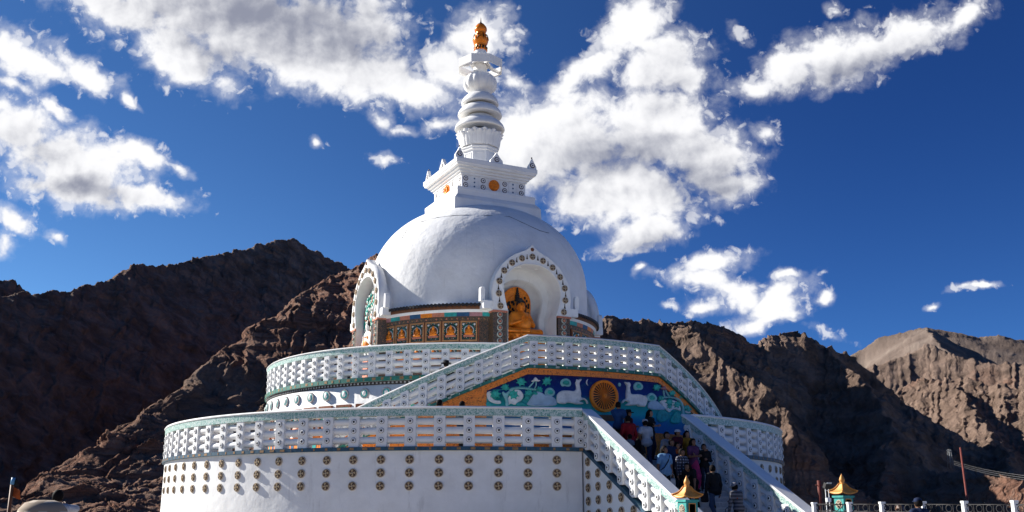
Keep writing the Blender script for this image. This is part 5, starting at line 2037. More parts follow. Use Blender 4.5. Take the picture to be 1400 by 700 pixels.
def person(loc, H, face, label, top, bottom, arms=("down", "down"), lean=0.0, feet=((0, 0), (0, 0)), skin=0, hair="short", hairm=None, hat=None, sleeves="short", skirt=False, shoes=None,
           woman=False, turn=0.0, sit=False, group="visitors on the stairs", fat=1.0, hip_drop=0.0, bag=None):
    """face: where the person looks, degrees clockwise from the stupa's front seen from above; body is built looking along -y"""
    s = H / 1.70
    t = thing("person", label, "person", loc, group)
    t.rotation_euler = (0, 0, math.radians(face))
    SK = SKINS[skin]
    v = lambda x, y, z: np.array([x, y, z]) * s
    hw = .165 if woman else .19
    pel = v(0, 0, .93 - hip_drop)
    cl, sl = math.cos(lean), math.sin(lean)
    up = lambda h_: pel + np.array([0, -sl, cl]) * h_ * s
    chest, neck, headc = up(.30), up(.52), up(.66) + v(0, -.015, 0)
    sh = [up(.455) + v(sx * hw, 0.0, 0) for sx in (-1, 1)]
    hips = [pel + v(sx * .085, 0, -.02) for sx in (-1, 1)]
    ank = [v(sx * .10, f[0], .08 + f[1]) for sx, f in zip((-1, 1), feet)]
    kn = []
    for i, sx in enumerate((-1, 1)):
        k_, a_ = ik(hips[i], ank[i], .43 * s, .42 * s, (0.1 * sx, -1, .25))
        kn.append(k_)
        ank[i] = a_
    wr, el = [], []
    for i, sx in enumerate((-1, 1)):
        a = arms[i]
        tgt = {"down": sh[i] + v(sx * .07, -.03 - .25 * sl, -.53), "front": up(.20) + v(sx * .05, -.27, 0), "fold": up(.24) + v(-sx * .10, -.20, 0), "camera": up(.50) + v(sx * .06, -.24, .02),
               "hip": up(.05) + v(sx * .20, -.02, 0), "swing": sh[i] + v(sx * .05, -.24, -.44), "back": sh[i] + v(sx * .08, .20, -.46), "lap": up(.02) + v(sx * .08, -.28, .02)}[a]
        e_, w_ = ik(sh[i], tgt, .285 * s, .26 * s, (sx * .6, .7, -.25))
        el.append(e_)
        wr.append(w_)
    f_ = s * fat
    torso = [("c", pel + v(-.06, 0, .0), pel + v(.06, 0, .0), .125 * f_, .125 * f_), ("c", pel, chest, .125 * f_, .13 * f_), ("c", up(.18), up(.38), .115 * f_, .14 * f_), ("c", sh[0] * .85 + sh[1] * .15, sh[1] * .85 + sh[0] * .15, .078 * s, .078 * s),
             ("c", up(.36) + v(-.07, 0, 0), up(.36) + v(.07, 0, 0), .105 * f_, .105 * f_)]
    if woman:
        torso += [("e", up(.33) + v(-.065, -.10, 0), np.array((.068, .06, .062)) * s), ("e", up(.33) + v(.065, -.10, 0), np.array((.068, .06, .062)) * s)]
    armp = []
    for i in (0, 1):
        armp.append([("c", sh[i], el[i], .056 * s, .042 * s), ("c", el[i], wr[i], .041 * s, .028 * s)])
    legp = []
    for i in (0, 1):
        legp.append([("c", hips[i], kn[i], .088 * s, .056 * s), ("c", kn[i], kn[i] * .6 + ank[i] * .4 + v(0, .02, 0), .056 * s, .057 * s), ("c", kn[i] * .6 + ank[i] * .4 + v(0, .02, 0), ank[i], .057 * s, .038 * s)])
    th = math.radians(turn)
    fw = np.array([math.sin(th), -math.cos(th), 0])
    sd_ = np.array([math.cos(th), math.sin(th), 0])
    head = [("e", headc, np.array((.078, .094, .115)) * s), ("c", headc + fw * .03 * s + v(0, 0, -.055), headc + fw * .045 * s + v(0, 0, -.075), .055 * s, .045 * s),
            ("c", neck + v(0, .005, -.03), headc + v(0, .015, -.06), .052 * s, .048 * s), ("c", headc + fw * .090 * s + v(0, 0, .005), headc + fw * .108 * s + v(0, 0, -.028), .011 * s, .017 * s)]
    for sx in (-1, 1):
        head.append(("e", headc + sd_ * sx * .080 * s + v(0, 0, -.012), np.array((.016, .02, .03)) * s))
    foot = []
    for i in (0, 1):
        foot.append([("c", ank[i] + v(0, .035, -.045), ank[i] + v(0, -.13, -.055), .038 * s, .030 * s)])
    allp = torso + armp[0] + armp[1] + legp[0] + legp[1] + head + foot[0] + foot[1]
    net_object("body", allp, SK, t, .021 * s, .022 * s)
    # clothes, each grown from the body's own shape
    tp = list(torso)
    for i in (0, 1):
        if sleeves == "long":
            tp += armp[i]
        else:
            mid = sh[i] * .35 + el[i] * .65
            tp += [("c", sh[i], mid, .062 * s, .056 * s)]
    net_object("shirt", tp, top, t, .023 * s, .03 * s, .016 * s)
    if skirt:
        bp_ = [("c", pel + v(0, 0, .02), (kn[0] + kn[1]) / 2, .14 * s, .17 * s), ("c", (kn[0] + kn[1]) / 2, (ank[0] + ank[1]) / 2 + v(0, 0, .16), .17 * s, .20 * s)]
    else:
        bp_ = legp[0][:] + legp[1][:] + torso[:1]
    net_object("skirt" if skirt else "trousers", bp_, bottom, t, .023 * s, .02 * s, .012 * s, clip=(lambda P, z=pel[2] + .10 * s: P[:, 2] - z))
    for i in (0, 1):
        net_object("shoe", foot[i] + [("c", ank[i] + v(0, .01, -.01), ank[i] + v(0, .0, -.05), .042 * s, .042 * s)], shoes or SHOE, t, .018 * s, .02 * s, .010 * s)
    for i, sx in enumerate((-1, 1)):
        d = wr[i] - el[i]
        d = d / (np.linalg.norm(d) + 1e-9)
        inw = np.array([-sx, -.4, 0.0])
        inw = inw - d * (inw @ d)
        inw /= np.linalg.norm(inw) + 1e-9
        ac = np.cross(d, inw)
        hp = [("c", wr[i] - d * .01 * s, wr[i] + d * .065 * s, .024 * s, .030 * s)]
        for k, ln in enumerate((.062, .075, .070, .055)):
            b_ = wr[i] + d * .085 * s + ac * (k - 1.5) * .0205 * s
            m_ = b_ + d * ln * .55 * s + inw * .010 * s
            hp += [("c", b_, m_, .0095 * s, .0085 * s), ("c", m_, m_ + d * ln * .45 * s + inw * .024 * s, .0085 * s, .007 * s)]
        tb_ = wr[i] + d * .03 * s - ac * .028 * s
        hp += [("c", tb_, tb_ + d * .03 * s - ac * .024 * s + inw * .012 * s, .012 * s, .010 * s), ("c", tb_ + d * .03 * s - ac * .024 * s + inw * .012 * s, tb_ + d * .058 * s - ac * .026 * s + inw * .022 * s, .010 * s, .008 * s)]
        net_object("hand", hp, SK, t, .0085 * s, .007 * s)
    hm = hairm or HAIRB
    hc = headc + v(0, .012, .012)
    if hair:
        hp = [("e", hc, np.array((.097, .112, .124)) * s)]
        if hair == "long":
            hp += [("c", hc + v(-.05, .055, 0), up(.36) + v(-.06, .13, 0), .060 * s, .055 * s), ("c", hc + v(.05, .055, 0), up(.36) + v(.06, .13, 0), .060 * s, .055 * s),
                   ("c", hc + v(-.082, .02, 0), up(.42) + v(-.10, .02, 0), .034 * s, .030 * s), ("c", hc + v(.082, .02, 0), up(.42) + v(.10, .02, 0), .034 * s, .030 * s)]
        if hair == "bun":
            hp += [("e", hc + v(0, .11, .03), np.array((.05, .05, .05)) * s)]

        def hclip(P):
            q = (P - headc) / s
            f = q @ fw
            return (np.minimum(f - .035, .060 - q[:, 2]) if hair == "long" else np.minimum(f - .03, .055 - q[:, 2])) * s * 1.0 if hair == "long" else np.maximum(np.minimum(f - .025, .055 - q[:, 2]), -.07 - q[:, 2]) * s
        net_object("hair", hp, hm, t, .019 * s, .02 * s, 0.0, hclip)
    q = MB()
    for sx in (-1, 1):
        q.ball(headc + fw * .083 * s + sd_ * sx * .032 * s + v(0, 0, .018), np.array((.013, .008, .009)) * s, 8, 6, 0)
    q.ball(headc + fw * .092 * s + v(0, 0, -.062), np.array((.024, .010, .008)) * s, 8, 6, 1)
    q.build("face", [EYE, LIP], t)
    if hat:
        kind, hmat = hat
        q = MB()
        c = headc + v(0, .005, .05)
        if kind == "cap":
            q.lathe([(.100 * s, -.01 * s), (.099 * s, .03 * s), (.085 * s, .065 * s), (.05 * s, .085 * s), (.001, .092 * s)], 24)
            q.v = [(x + c[0], y + c[1], z + c[2]) for x, y, z in q.v]
            pk = [(math.cos(a_) * .085 * s, -.05 * s - math.sin(a_) * .125 * s) for a_ in np.linspace(0, PI, 13)]
            rot_ = lambda x, y: (c[0] + x * math.cos(th) - y * math.sin(th) * 1.0, c[1] + x * math.sin(th) + y * math.cos(th))
            n0 = len(pk)
            q.add([(*rot_(x, y), c[2] + .005 * s - .10 * abs(y)) for x, y in pk] + [(*rot_(x, y), c[2] + .015 * s - .10 * abs(y)) for x, y in pk],
                  [tuple(range(n0)), tuple(range(2 * n0 - 1, n0 - 1, -1))] + [(i, (i + 1) % n0, n0 + (i + 1) % n0, n0 + i) for i in range(n0)])
        elif kind == "brim":
            q.lathe([(.10 * s, -.005 * s), (.19 * s, -.015 * s), (.195 * s, 0), (.105 * s, .012 * s), (.10 * s, .07 * s), (.085 * s, .10 * s), (.001, .105 * s)], 28)
            q.v = [(x + c[0], y + c[1], z + c[2]) for x, y, z in q.v]
        else:
            q.lathe([(.102 * s, -.03 * s), (.106 * s, .0), (.100 * s, .035 * s), (.08 * s, .075 * s), (.045 * s, .095 * s), (.001, .10 * s)], 24)
            q.v = [(x + c[0], y + c[1], z + c[2]) for x, y, z in q.v]
        q.build("hat", hmat, t)
    t["_w"] = [float(c) for c in wr[0]] + [float(c) for c in wr[1]]
    return t


def spot(px, py, H):
    """where someone of height H stands on the stair whose head top shows at (px, py)"""
    d = sight(px, py)
    t_ = (F1 + H - SL * 0 - CAM[2] + SL * (CAM[1] - YT)) / (d[2] - SL * d[1])
    P = CAM + d * t_
    if P[1] > YT:
        t_ = (F1 + H - CAM[2]) / d[2]
        P = CAM + d * t_
        return (P[0], P[1], F1)
    return (P[0], P[1], stair_z(P[1]))


def flat_spot(px, py, H, zg):
    d = sight(px, py)
    P = CAM + d * ((zg + H - CAM[2]) / d[2])
    return (P[0], P[1], zg)


UPF, DNF = 180, 0                                             # climbing, coming down
WHITEC, GREYC = cloth("white_cloth", (0.62, 0.63, 0.66)), cloth("grey_cloth", (0.28, 0.28, 0.31))
LBLUE, BLUEC, REDC, MAROON = cloth("light_blue_cloth", (0.20, 0.40, 0.66)), cloth("blue_cloth", (0.022, 0.075, 0.21)), cloth("red_cloth", (0.30, 0.012, 0.020)), cloth("maroon_cloth", (0.085, 0.010, 0.020))
YELL, ORNG, MAUVE, PINKC, NAVYC = cloth("yellow_cloth", (0.42, 0.20, 0.02)), cloth("orange_cloth", (0.40, 0.085, 0.02)), cloth("mauve_cloth", (0.13, 0.045, 0.12)), cloth("pink_cloth", (0.50, 0.04, 0.15)), cloth("navy_cloth", (0.016, 0.030, 0.085))
CHECK = weave("checked_cloth", (0.022, 0.022, 0.035), (0.28, 0.28, 0.34), "check")
STRIPE = weave("striped_cloth", (0.035, 0.038, 0.05), (0.13, 0.13, 0.15), "stripe")
KHAKI = cloth("khaki_cloth", (0.26, 0.20, 0.09))
STR = RUN
st1 = ((-.26, .34), (.18, .0))                                # one foot two steps up
st2 = ((.16, .0), (-.24, .17))

person(spot(845, 550, 1.52), 1.52, 130, "person in a blue shirt and black trousers standing beside the golden wheel", BLUEC, BLACKC, ("down", "fold"), turn=-20)
person(spot(858.6, 555, 1.48), 1.48, 30, "person in a dark brimmed hat and maroon top below the white deer", MAROON, BLACKC, ("front", "down"), hat=("brim", BLACKC), sleeves="long")
person(spot(859.5, 566, 1.56), 1.56, 175, "person in a red long-sleeved shirt seen from behind on the stairs", REDC, BLACKC, ("down", "down"), sleeves="long", lean=.08, feet=((-.12, .17), (.1, 0)), fat=1.1)
person(spot(861, 590, 1.15), 1.15, 200, "small dark-haired child in a grey top behind the red shirt", GREYC, BLACKC, ("down", "front"), sleeves="short", hair="short", feet=((-.1, .12), (.08, 0)))
person(spot(838.5, 582, 1.05), 1.05, 20, "small child in a pink top half hidden by the sunlit balustrade", PINKC, BLACKC, ("down", "down"), hair="long")
person(spot(888, 556, 1.52), 1.52, 25, "woman with long black hair and folded arms in front of the mural", BLACKC, DARKDENIM, ("fold", "fold"), hair="long", woman=True, skin=1, sleeves="short")
p5 = person(spot(883, 570, 1.50), 1.50, 165, "person in a white cap, white shirt and jeans climbing the stairs", WHITEC, DENIM, ("front", "hip"), hat=("cap", WHITEC), lean=.14, feet=((.10, 0), (-.26, .34)), shoes=SHOEW, woman=True, hip_drop=.03)
person(spot(911, 587, 1.52), 1.52, 15, "person in a light grey shirt with a camera strap coming down the stairs", GREYC, KHAKI, ("down", "front"), sleeves="long", feet=((-.06, 0), (.1, .0)), turn=-25)
person(spot(925.7, 585.5, 1.46), 1.46, 10, "person in a white cap and maroon shirt among the crowd", MAROON, BLACKC, ("down", "fold"), hat=("cap", WHITEC), sleeves="long")
person(spot(938.6, 587, 1.44), 1.44, -10, "woman in a yellow top with long black hair", YELL, BLACKC, ("fold", "down"), hair="long", woman=True, skin=1)
person(spot(925.0, 603, 1.36), 1.36, 20, "person in an orange top behind the checked shirt", ORNG, DARKDENIM, ("fold", "down"), woman=True, hair="bun")
person(spot(947, 599, 1.48), 1.48, 0, "woman in a mauve top with a pink wrap at the waist", MAUVE, PINKC, ("front", "fold"), hair="long", woman=True, skirt=True)
pw = person(spot(908, 606, 1.52), 1.52, -5, "woman in a light blue shirt and black trousers with a shoulder strap", LBLUE, BLACKC, ("down", "down"), hair="long", woman=True, fat=1.18, feet=((-.05, 0), (.10, 0)), turn=30)
person(spot(931.5, 609, 1.46), 1.46, 10, "person in a black and white checked shirt and dark trousers", CHECK, BLACKC, ("down", "front"), sleeves="long", feet=((-.08, 0), (.06, 0)))
person(spot(872, 594, 1.30), 1.30, 150, "short person in black between the red shirt and the white cap", BLACKC, BLACKC, ("down", "down"), hair="long", woman=True)
person(spot(917.5, 598, 1.45), 1.45, 5, "person in a navy top between the grey shirt and the maroon shirt", NAVYC, BLACKC, ("fold", "down"), sleeves="long")
person(spot(961.8, 606, 1.34), 1.34, -25, "person in a dark jacket and grey jeans leaning by the right balustrade", BLACKC, DARKDENIM, ("camera", "front"), sleeves="long", shoes=SHOEW)
ps = flat_spot(946, 630, .92, 1.0)
P_ = spot(946, 634, 1.06)
person(P_, 1.50, -55, "person in black bending down on the steps in front of the checked shirt", BLACKC, BLACKC, ("front", "down"), lean=.80, feet=((-.22, -.16), (.16, .0)), hair="long", woman=True, hip_drop=.14)
pm = person(spot(975.5, 630, 1.50), 1.50, 176, "man in a black jacket and blue jeans climbing with a bag at his side", BLACKC, DENIM, ("down", "down"), sleeves="long", lean=.12, feet=((-.24, .34), (.14, 0)), hip_drop=.05, fat=1.08)
pst = person(spot(1008, 652, 1.46), 1.46, 186, "person in a grey cap and striped jumper climbing by the right balustrade", STRIPE, BLACKC, ("front", "down"), sleeves="long", lean=.20, feet=((-.2, .17), (.12, 0)), hat=("beanie", GREYC), hip_drop=.04)
q = MB()                                                      # orange chest stripe across the jumper's back
for z_ in (1.10, 1.14):
    pass
person(flat_spot(1147, 688, 1.52, GROUND_Z), 1.52, 60, "woman with dark tied hair in front of the far lantern pillar", BLACKC, DARKDENIM, ("down", "down"), hair="bun", woman=True, group="visitors on the plaza")
person(flat_spot(1229.7, 690, 1.46, GROUND_Z), 1.46, 200, "person with brown hair standing by the iron fence", GREYC, DARKDENIM, ("down", "down"), hair="long", hairm=HAIRBR, group="visitors on the plaza")
person(flat_spot(1255, 682, 1.58, GROUND_Z), 1.58, 170, "man in a navy cap and navy shirt facing the iron fence", NAVYC, DARKDENIM, ("down", "down"), hat=("cap", NAVYC), group="visitors on the plaza", fat=1.15)
person(flat_spot(80, 671, 1.62, GROUND_Z), 1.62, 150, "dark-haired person in a white shirt beyond the woven hat", WHITEC, BLACKC, ("camera", "down"), hair="short", group="visitors on the plaza")
# those glimpsed behind the upper railings
aH, zH = on_ring(610, 494, 9.35)
person((9.35 * math.sin(aH), -9.35 * math.cos(aH), zH - 1.50), 1.50, 150, "person in a dark brimmed hat on the left flight above the sloping railing", BLACKC, BLACKC, ("down", "down"), hat=("brim", BLACKC), group="visitors on the terraces", sleeves="long")
for (px, py), lab, mt_ in (((601, 547), "dark-haired person behind the lower railing, nearer the upper terrace wall", MAROON), ((632, 549), "dark-haired person behind the lower railing below the orange scrollwork", NAVYC)):
    aP, zP = on_ring(px, py, 11.0)
    person((11.0 * math.sin(aP), -11.0 * math.cos(aP), F1), zP - F1, 100, lab, mt_, BLACKC, ("down", "down"), group="visitors on the terraces")


def world_of(t, l):
    a = t.rotation_euler.z
    return Vector((t.location.x + l[0] * math.cos(a) - l[1] * math.sin(a), t.location.y + l[0] * math.sin(a) + l[1] * math.cos(a), t.location.z + l[2]))


# things carried
def hand_bag(p, mat, label, w_=.26, h_=.22, d_=.10, name="shoulder_bag", cat="bag"):
    t = thing(name, label, cat, p)
    q = MB()
    pr = []
    for z, k in ((-.02, .3), (0, .9), (-h_ * .3, 1.0), (-h_ * .8, 1.05), (-h_, .92), (-h_ - .01, .3)):
        pr.append((k, z))
    vv = []
    n_ = 20
    for k, z in pr:
        for i in range(n_):
            a_ = 2 * PI * i / n_
            cx, sy = math.cos(a_), math.sin(a_)
            vv.append((math.copysign(abs(cx) ** .5, cx) * w_ / 2 * k, math.copysign(abs(sy) ** .6, sy) * d_ / 2 * k, z - .10))
    q.add(vv, [(j * n_ + i, j * n_ + (i + 1) % n_, (j + 1) * n_ + (i + 1) % n_, (j + 1) * n_ + i) for j in range(len(pr) - 1) for i in range(n_)], 0, True)
    q.build("bag_body", mat, t)
    q = MB()
    q.tube([(-w_ * .38, 0, -.12), (-w_ * .30, 0, -.02), (0, 0, .035), (w_ * .30, 0, -.02), (w_ * .38, 0, -.12)], .010, 6)
    q.build("handle", mat, t)
    return t


hand_bag(world_of(pw, pw["_w"][3:6]) + Vector((-.02, -.03, -.02)), WHITEC, "white carrier bag hanging from the hand of the light blue shirt", .17, .20, .08, "carrier_bag", "bag")
hand_bag(world_of(pm, pm["_w"][3:6]) + Vector((-.05, 0, .10)), BLACKC, "black bag held at the side of the black jacket", .22, .24, .12)
hand_bag(world_of(pst, pst["_w"][3:6]) + Vector((-.06, 0, .06)), BLACKC, "dark bag held by the person in the striped jumper", .20, .20, .10)
for o in scene.objects:
    if "_w" in o:
        del o["_w"]

# orange stripe on the jumper and shoulder strap, each fitted to its wearer
sH = 1.46 / 1.7
body_pr = [("c", np.array((-.10, -.07, 1.18)) * sH, np.array((.10, -.07, 1.18)) * sH, .118 * sH, .118 * sH)]
net_object("chest_stripe", body_pr, ORNG, pst, .018, .02, .022 * sH, clip=lambda P: np.maximum(np.abs(P[:, 2] - 1.19 * sH) - .034 * sH, np.abs(P[:, 0]) - .12 * sH))
q = MB()
sW = 1.52 / 1.7
q.tube([np.array(p) * sW for p in ((.13, .12, 1.36), (.12, .0, 1.47), (.10, -.13, 1.40), (.0, -.20, 1.22), (-.12, -.19, 1.05), (-.20, -.05, .95))], .014, 6)
q.build("strap", BLACKC, pw)

# ------------------------------------------------------------------ woven hat of someone right by the lens
hp_ = flat_spot(60, 684, 1.32, GROUND_Z)
STRAW = weave("woven_straw", (0.30, 0.23, 0.16), (0.50, 0.42, 0.32), "check")
near = person(hp_, 1.30, 150, "person close to the camera wearing a pale woven straw hat", KHAKI, DARKDENIM, ("down", "down"), group="visitors on the plaza", hair="short")
if "_w" in near:
    del near["_w"]
sN = 1.30 / 1.7
q = MB()
q.lathe([(.10, -.04), (.20, -.085), (.205, -.075), (.125, -.02), (.118, .03), (.09, .065), (.05, .078), (.001, .08)], 36)
q.v = [(x * 1.02, y * 1.02, z + 1.242) for x, y, z in q.v]
q.build("hat", STRAW, near)

# ------------------------------------------------------------------ lantern pillars at the foot of the stairs
PAVG = paint("ochre_gold_roof", (0.62, 0.27, 0.055), 0.5, 0.22, 7, 0.1, 0.004, 16)
PAVT = paint("turquoise_paint", (0.030, 0.30, 0.27), 0.5, 0.3, 8)


def lantern_pillar(x, y, zt, label):
    t = thing("lantern_pillar", label, "lantern pillar", (x, y, GROUND_Z), "turquoise lantern pillars beside the stairs")
    h = zt - GROUND_Z                                         # finial tip
    zb = h - 1.02                                             # underside of the box
    q = MB()
    q.box((0, 0, zb / 2 - .06), (.40, .40, zb - .12))
    q.box((0, 0, .10), (.52, .52, .20))
    q.build("pedestal", WHITE, t, .01)
    q = MB()
    q.box((0, 0, zb - .065), (.44, .44, .07), 0)
    for k in range(7):
        for rz in range(4):
            M = Matrix.Rotation(rz * PI / 2, 3, "Z")
            q.box((M @ Vector((-.185 + .0617 * k, -.222, zb - .065)))[:], (.036, .012, .05), 1, M)
    q.build("frieze", [TRIM, bpy.data.materials["blue_band"]], t)
    q = MB()
    q.box((0, 0, zb + .17), (.335, .335, .40))
    q.box((0, 0, zb - .01), (.40, .40, .05))
    q.box((0, 0, zb + .385), (.40, .40, .05))
    q.build("box", PAVT, t)
    for rz in range(4):
        M = Matrix.Rotation(rz * PI / 2, 4, "Z")
        q = MB()
        q.disc((0, -.167, zb + .19), (0, -1, 0), (0, 0, 1), .115, .11, 0, .012, 24, 0)
        q.disc((0, -.167, zb + .19), (0, -1, 0), (0, 0, 1), .09, .088, .008, .014, 24, 1)
        q.disc((0, -.167, zb + .19), (0, -1, 0), (0, 0, 1), .03, .02, .008, .030, 12, 0)
        for k in range(8):
            a_ = 2 * PI * k / 8
            q.box((.062 * math.cos(a_), -.185, zb + .19 + .062 * math.sin(a_)), (.07, .02, .018), 0, Matrix.Rotation(-a_, 3, "Y"))
        if rz in (0, 2):
            q = MB()
            q.box((0, -.172, zb + .19), (.16, .02, .24), 2)
            q.box((0, -.176, zb + .19), (.20, .012, .28), 0)
            o = q.build("white_panel", [PAVG, BRONZE, TRIM], t)
        else:
            o = q.build("wheel_emblem", [RIM, BRONZE, TRIM], t)
        o.matrix_local = M
    q = MB()                                                  # concave hipped roof with upturned corners
    zr = zb + .41
    rows_ = [(.228, .035), (.246, .052), (.20, .09), (.15, .14), (.105, .205), (.068, .275), (.048, .31)]
    n_ = 12
    ringpts = []
    for r, z in rows_:
        row = []
        for sdn in range(4):
            for k in range(n_):
                f = -1 + 2 * k / n_
                cr_ = abs(f) ** 3
                lift = .075 * cr_ * max(0, (r - .10) / .19)
                rr_ = r * (1 + .10 * cr_)
                p = Vector((f * rr_, -rr_, z + zr + lift))
                row.append((Matrix.Rotation(sdn * PI / 2, 3, "Z") @ p)[:])
        ringpts.append(row)
    N_ = 4 * n_
    q.add([p for row in ringpts for p in row], [(j * N_ + i, j * N_ + (i + 1) % N_, (j + 1) * N_ + (i + 1) % N_, (j + 1) * N_ + i) for j in range(len(rows_) - 1) for i in range(N_)] + [tuple(range(N_))[::-1]], 0, True)
    for sdn in range(4):                                      # hip ridges
        M = Matrix.Rotation(sdn * PI / 2, 3, "Z")
        q.tube([(M @ Vector((-r * 1.10, -r * 1.10, z + zr + .075 * max(0, (r - .10) / .19) + .012)))[:] for r, z in rows_[1:]], .018, 6)
    q.build("roof", PAVG, t)
    q = MB()
    zf = zr + .31
    q.lathe([(.060, zf - .01), (.075, zf + .012), (.055, zf + .035), (.070, zf + .065), (.074, zf + .095), (.060, zf + .14), (.036, zf + .19), (.016, zf + .23), (.001, zf + .26)], 20)
    q.build("finial", PAVG, t)
    return t


lantern_pillar(-2.44, -17.55, 2.78, "gold roofed turquoise lantern pillar overlapping the sunlit balustrade")
lantern_pillar(2.72, -17.35, 2.92, "gold roofed turquoise lantern pillar standing right of the shaded balustrade")

# ------------------------------------------------------------------ fence, poles, lamp, mast and wires
IRON = paint("dark_iron", (0.035, 0.033, 0.034), 0.6, 0.3, 20, 0.4)
RUST = paint("rusty_red_paint", (0.15, 0.030, 0.020), 0.7, 0.4, 12)
fence = thing("fence", "iron scroll fence with square white posts along the plaza edge", "fence")
fp = []
for px in (1113, 1161, 1205.7, 1261.7, 1318.4, 1386.7, 1452):
    d = sight(px, 686.6)
    dd = math.hypot(d[0], d[1])
    P = CAM + d * (27.0 - (px - 1113) * .012) / dd
    fp.append(P)
wp0 = None
for P in fp:
    h = P[2] - GROUND_Z
    M = Matrix.Translation((P[0], P[1], GROUND_Z)) @ Matrix.Rotation(-YAW * .6, 4, "Z")
    if wp0 is None:
        q = MB()
        q.box((0, 0, h / 2 - .02), (.105, .105, h - .04))
        q.box((0, 0, h - .03), (.125, .125, .05))
        wp0 = q.build("post", TRIM, fence, .008)
        wp0.matrix_local = M
    else:
        clone(wp0, fence, M)
for A, B in zip(fp[:-1], fp[1:]):
    A, B = Vector(A), Vector(B)
    q = MB()
    dv = (B - A)
    L = dv.length
    for dz in (-.05, -.22, -1.05):
        q.tube([A + Vector((0, 0, dz)), B + Vector((0, 0, dz))], .012, 6)
    n_ = max(2, int(L / .24))
    for k in range(n_):
        c = A.lerp(B, (k + .5) / n_) + Vector((0, 0, -.135))
        u = dv.normalized()
        q.tube([c + u * (.075 * math.cos(a_)) + Vector((0, 0, .075 * math.sin(a_))) for a_ in np.linspace(0, 2 * PI, 17)], .010, 5, caps=False)
        q.tube([c + u * .11 + Vector((0, 0, .08)), c + u * .11 + Vector((0, 0, -.9))], .008, 5)
        q.tube([c + Vector((0, 0, -.08)), c + Vector((0, 0, -.9))], .008, 5)
    q.build("scroll_panel", IRON, fence)


def at_dist(px, py, dist):
    d = sight(px, py)
    return Vector(CAM + d * dist / math.hypot(d[0], d[1]))


q = MB()
a_, b_ = at_dist(1119.5, 657, 29.0), at_dist(1121.5, 700, 29.0)
b_ = Vector((b_.x, b_.y, GROUND_Z))
q.tube([b_, a_], .052, 12)
q.tube([a_ + Vector((-.10, .03, -.12)), a_ + Vector((.10, -.03, -.12))], .014, 6)
tag(q.build("pole", RUST), "short thick rusty pole standing behind the floodlight", "pole")
fl = thing("floodlight", "grey floodlight on a thin twin-legged stand near the right lantern pillar", "floodlight", at_dist(1131, 664, 27.5))
z0 = fl.location.z - GROUND_Z
q = MB()
q.box((0, 0, 0), (.20, .10, .15), 0, Matrix.Rotation(.5, 3, "X"))
q.build("lamp_head", IRON, fl, .01)
q = MB()
q.box((.0, -.062, .028), (.16, .012, .11), 0, Matrix.Rotation(.5, 3, "X"))
q.build("lens", paint("frosted_lens", (.42, .46, .47), .25), fl)
q = MB()
for sx in (-.055, .055):
    q.tube([(sx, .02, -.07), (sx, .02, -z0)], .010, 6)
for dz in (-.12, -.30, -.8):
    q.tube([(-.055, .02, dz), (.055, .02, dz)], .008, 6)
q.build("stand", TRIM, fl)
q = MB()
q.box((0, .0, -.36), (.13, .08, .10))
q.build("control_box", TRIM, fl, .006)
q = MB()
a_, b_ = at_dist(1313, 612.5, 44.0), at_dist(1324, 696, 41.0)
dv = (b_ - a_).normalized()
q.tube([a_, a_ + dv * ((a_.z - GROUND_Z) / -dv.z)], .040, 10)
tag(q.build("pole", RUST), "thin red metal pole leaning over the iron fence", "pole")
mast = thing("lattice_mast", "distant steel lattice mast on a sunlit ledge of the hillside", "mast", at_dist(1299.5, 634, 306))
q = MB()
mh = 3.9
for sx, sy in ((-1, -1), (1, -1), (1, 1), (-1, 1)):
    q.tube([(.6 * sx, .6 * sy, -1.2), (.3 * sx, .3 * sy, mh)], .05, 5)
for k in range(6):
    z_, w_ = mh * k / 6, .6 - .3 * k / 6
    z2, w2 = mh * (k + 1) / 6, .6 - .3 * (k + 1) / 6
    for (ax, ay), (bx, by) in (((-1, -1), (1, -1)), ((1, -1), (1, 1)), ((1, 1), (-1, 1)), ((-1, 1), (-1, -1))):
        q.tube([(ax * w_, ay * w_, z_), (bx * w2, by * w2, z2)], .03, 4)
        q.tube([(ax * w2, ay * w2, z2), (bx * w2, by * w2, z2)], .03, 4)
q.build("lattice", paint("galvanised_steel", (.24, .25, .26), .5, .2, 8, .5), mast)
q = MB()
q.tube([(-1.0, 0, mh - .3), (1.0, 0, mh - .3)], .05, 5)
q.build("cross_arm", bpy.data.materials["galvanised_steel"], mast)
wires = []
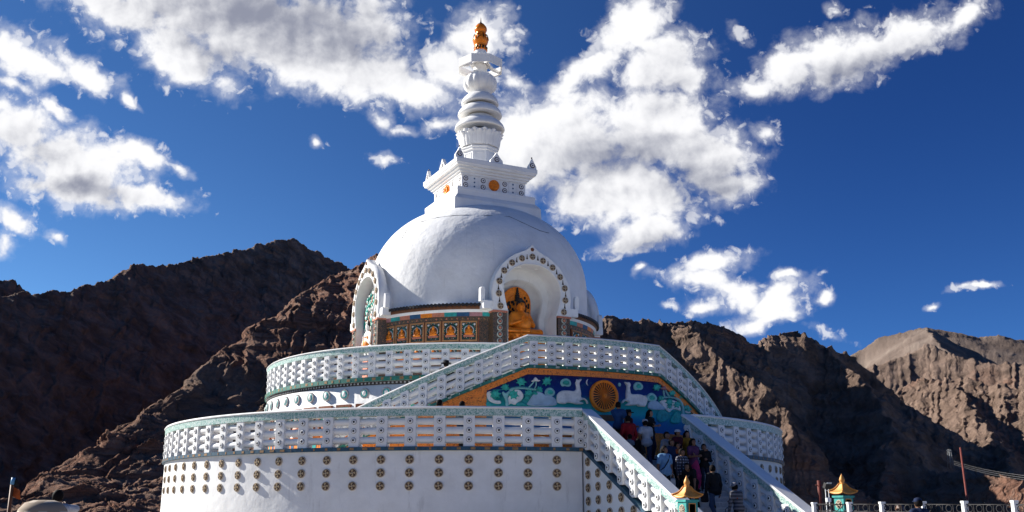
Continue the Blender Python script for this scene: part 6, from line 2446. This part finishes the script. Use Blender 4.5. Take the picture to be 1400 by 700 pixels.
for k in range(3):
    q = MB()
    A, B = at_dist(1300, 629 + 2.2 * k, 304), at_dist(1440, 655 + 3.2 * k, 150)
    q.tube([A.lerp(B, f) + Vector((0, 0, -1.0 * math.sin(PI * f) * .6)) for f in np.linspace(0, 1, 14)], .016, 5)
    o = q.build("power_line", paint("pale_wire", (.30, .29, .28), .5) if k == 0 else bpy.data.materials["pale_wire"])
    tag(o, ["topmost of the power lines strung from the mast across the valley", "middle power line strung from the mast across the valley", "lowest of the power lines strung from the mast across the valley"][k], "wire", "power lines across the valley")

fpole = thing("flag_pole", "slim pole with a blue top, a dark pennant and an orange flag", "flag pole")
A, B = at_dist(17, 661, 20), at_dist(14.5, 684, 20)
q = MB()
q.tube([Vector((A.x, A.y, GROUND_Z)), A], .032, 8, 0)
q.build("pole", BROWNWOOD, fpole)
q = MB()
q.tube([A - Vector((0, 0, .02)), A + Vector((.01, 0, .10))], .036, 8, 0)
q.build("top_sleeve", paint("sky_blue_paint", (.10, .28, .48), .5), fpole)


def flag(p, w_, h_, mat, name, wav):
    q = MB()
    nx, nz = 10, 6
    ux = Vector((CR[0], CR[1], 0)).normalized()
    uy = Vector((CF[0], CF[1], 0)).normalized()
    vv = []
    for side in (0, .004):
        for j in range(nz + 1):
            for i in range(nx + 1):
                f = i / nx
                vv.append(p + ux * (w_ * f) + uy * (wav * math.sin(f * 5 + j * .4) * f + side) + Vector((0, 0, -h_ * j / nz - .06 * f)))
    n0 = (nx + 1) * (nz + 1)
    ff = [(j * (nx + 1) + i, j * (nx + 1) + i + 1, (j + 1) * (nx + 1) + i + 1, (j + 1) * (nx + 1) + i) for j in range(nz) for i in range(nx)]
    q.add(vv, ff + [tuple(n0 + i for i in f)[::-1] for f in ff], 0, True)
    return q.build(name, mat, fpole)


flag(A + Vector((0, 0, .12)), .10, .13, BLACKC, "pennant", .03)
flag(A + Vector((.02, 0, -.06)), .14, .16, ORNG, "flag", .03)


# ------------------------------------------------------------------ true size: one unit so far is 0.9 m
KS = 1.1
_done = set()
for o in list(scene.objects):
    if o.data is not None and o.type == "MESH" and o.data.name not in _done:
        _done.add(o.data.name)
        o.data.transform(Matrix.Scale(KS, 4))
    ml = o.matrix_basis.copy()
    ml.translation = ml.translation * KS
    o.matrix_basis = ml
    for md in o.modifiers:
        if md.type == "BEVEL":
            md.width *= KS
for mt in bpy.data.materials:
    if mt.use_nodes and mt.name != "bare_rock":
        for nd in mt.node_tree.nodes:
            if nd.type == "BUMP":
                nd.inputs["Distance"].default_value *= KS
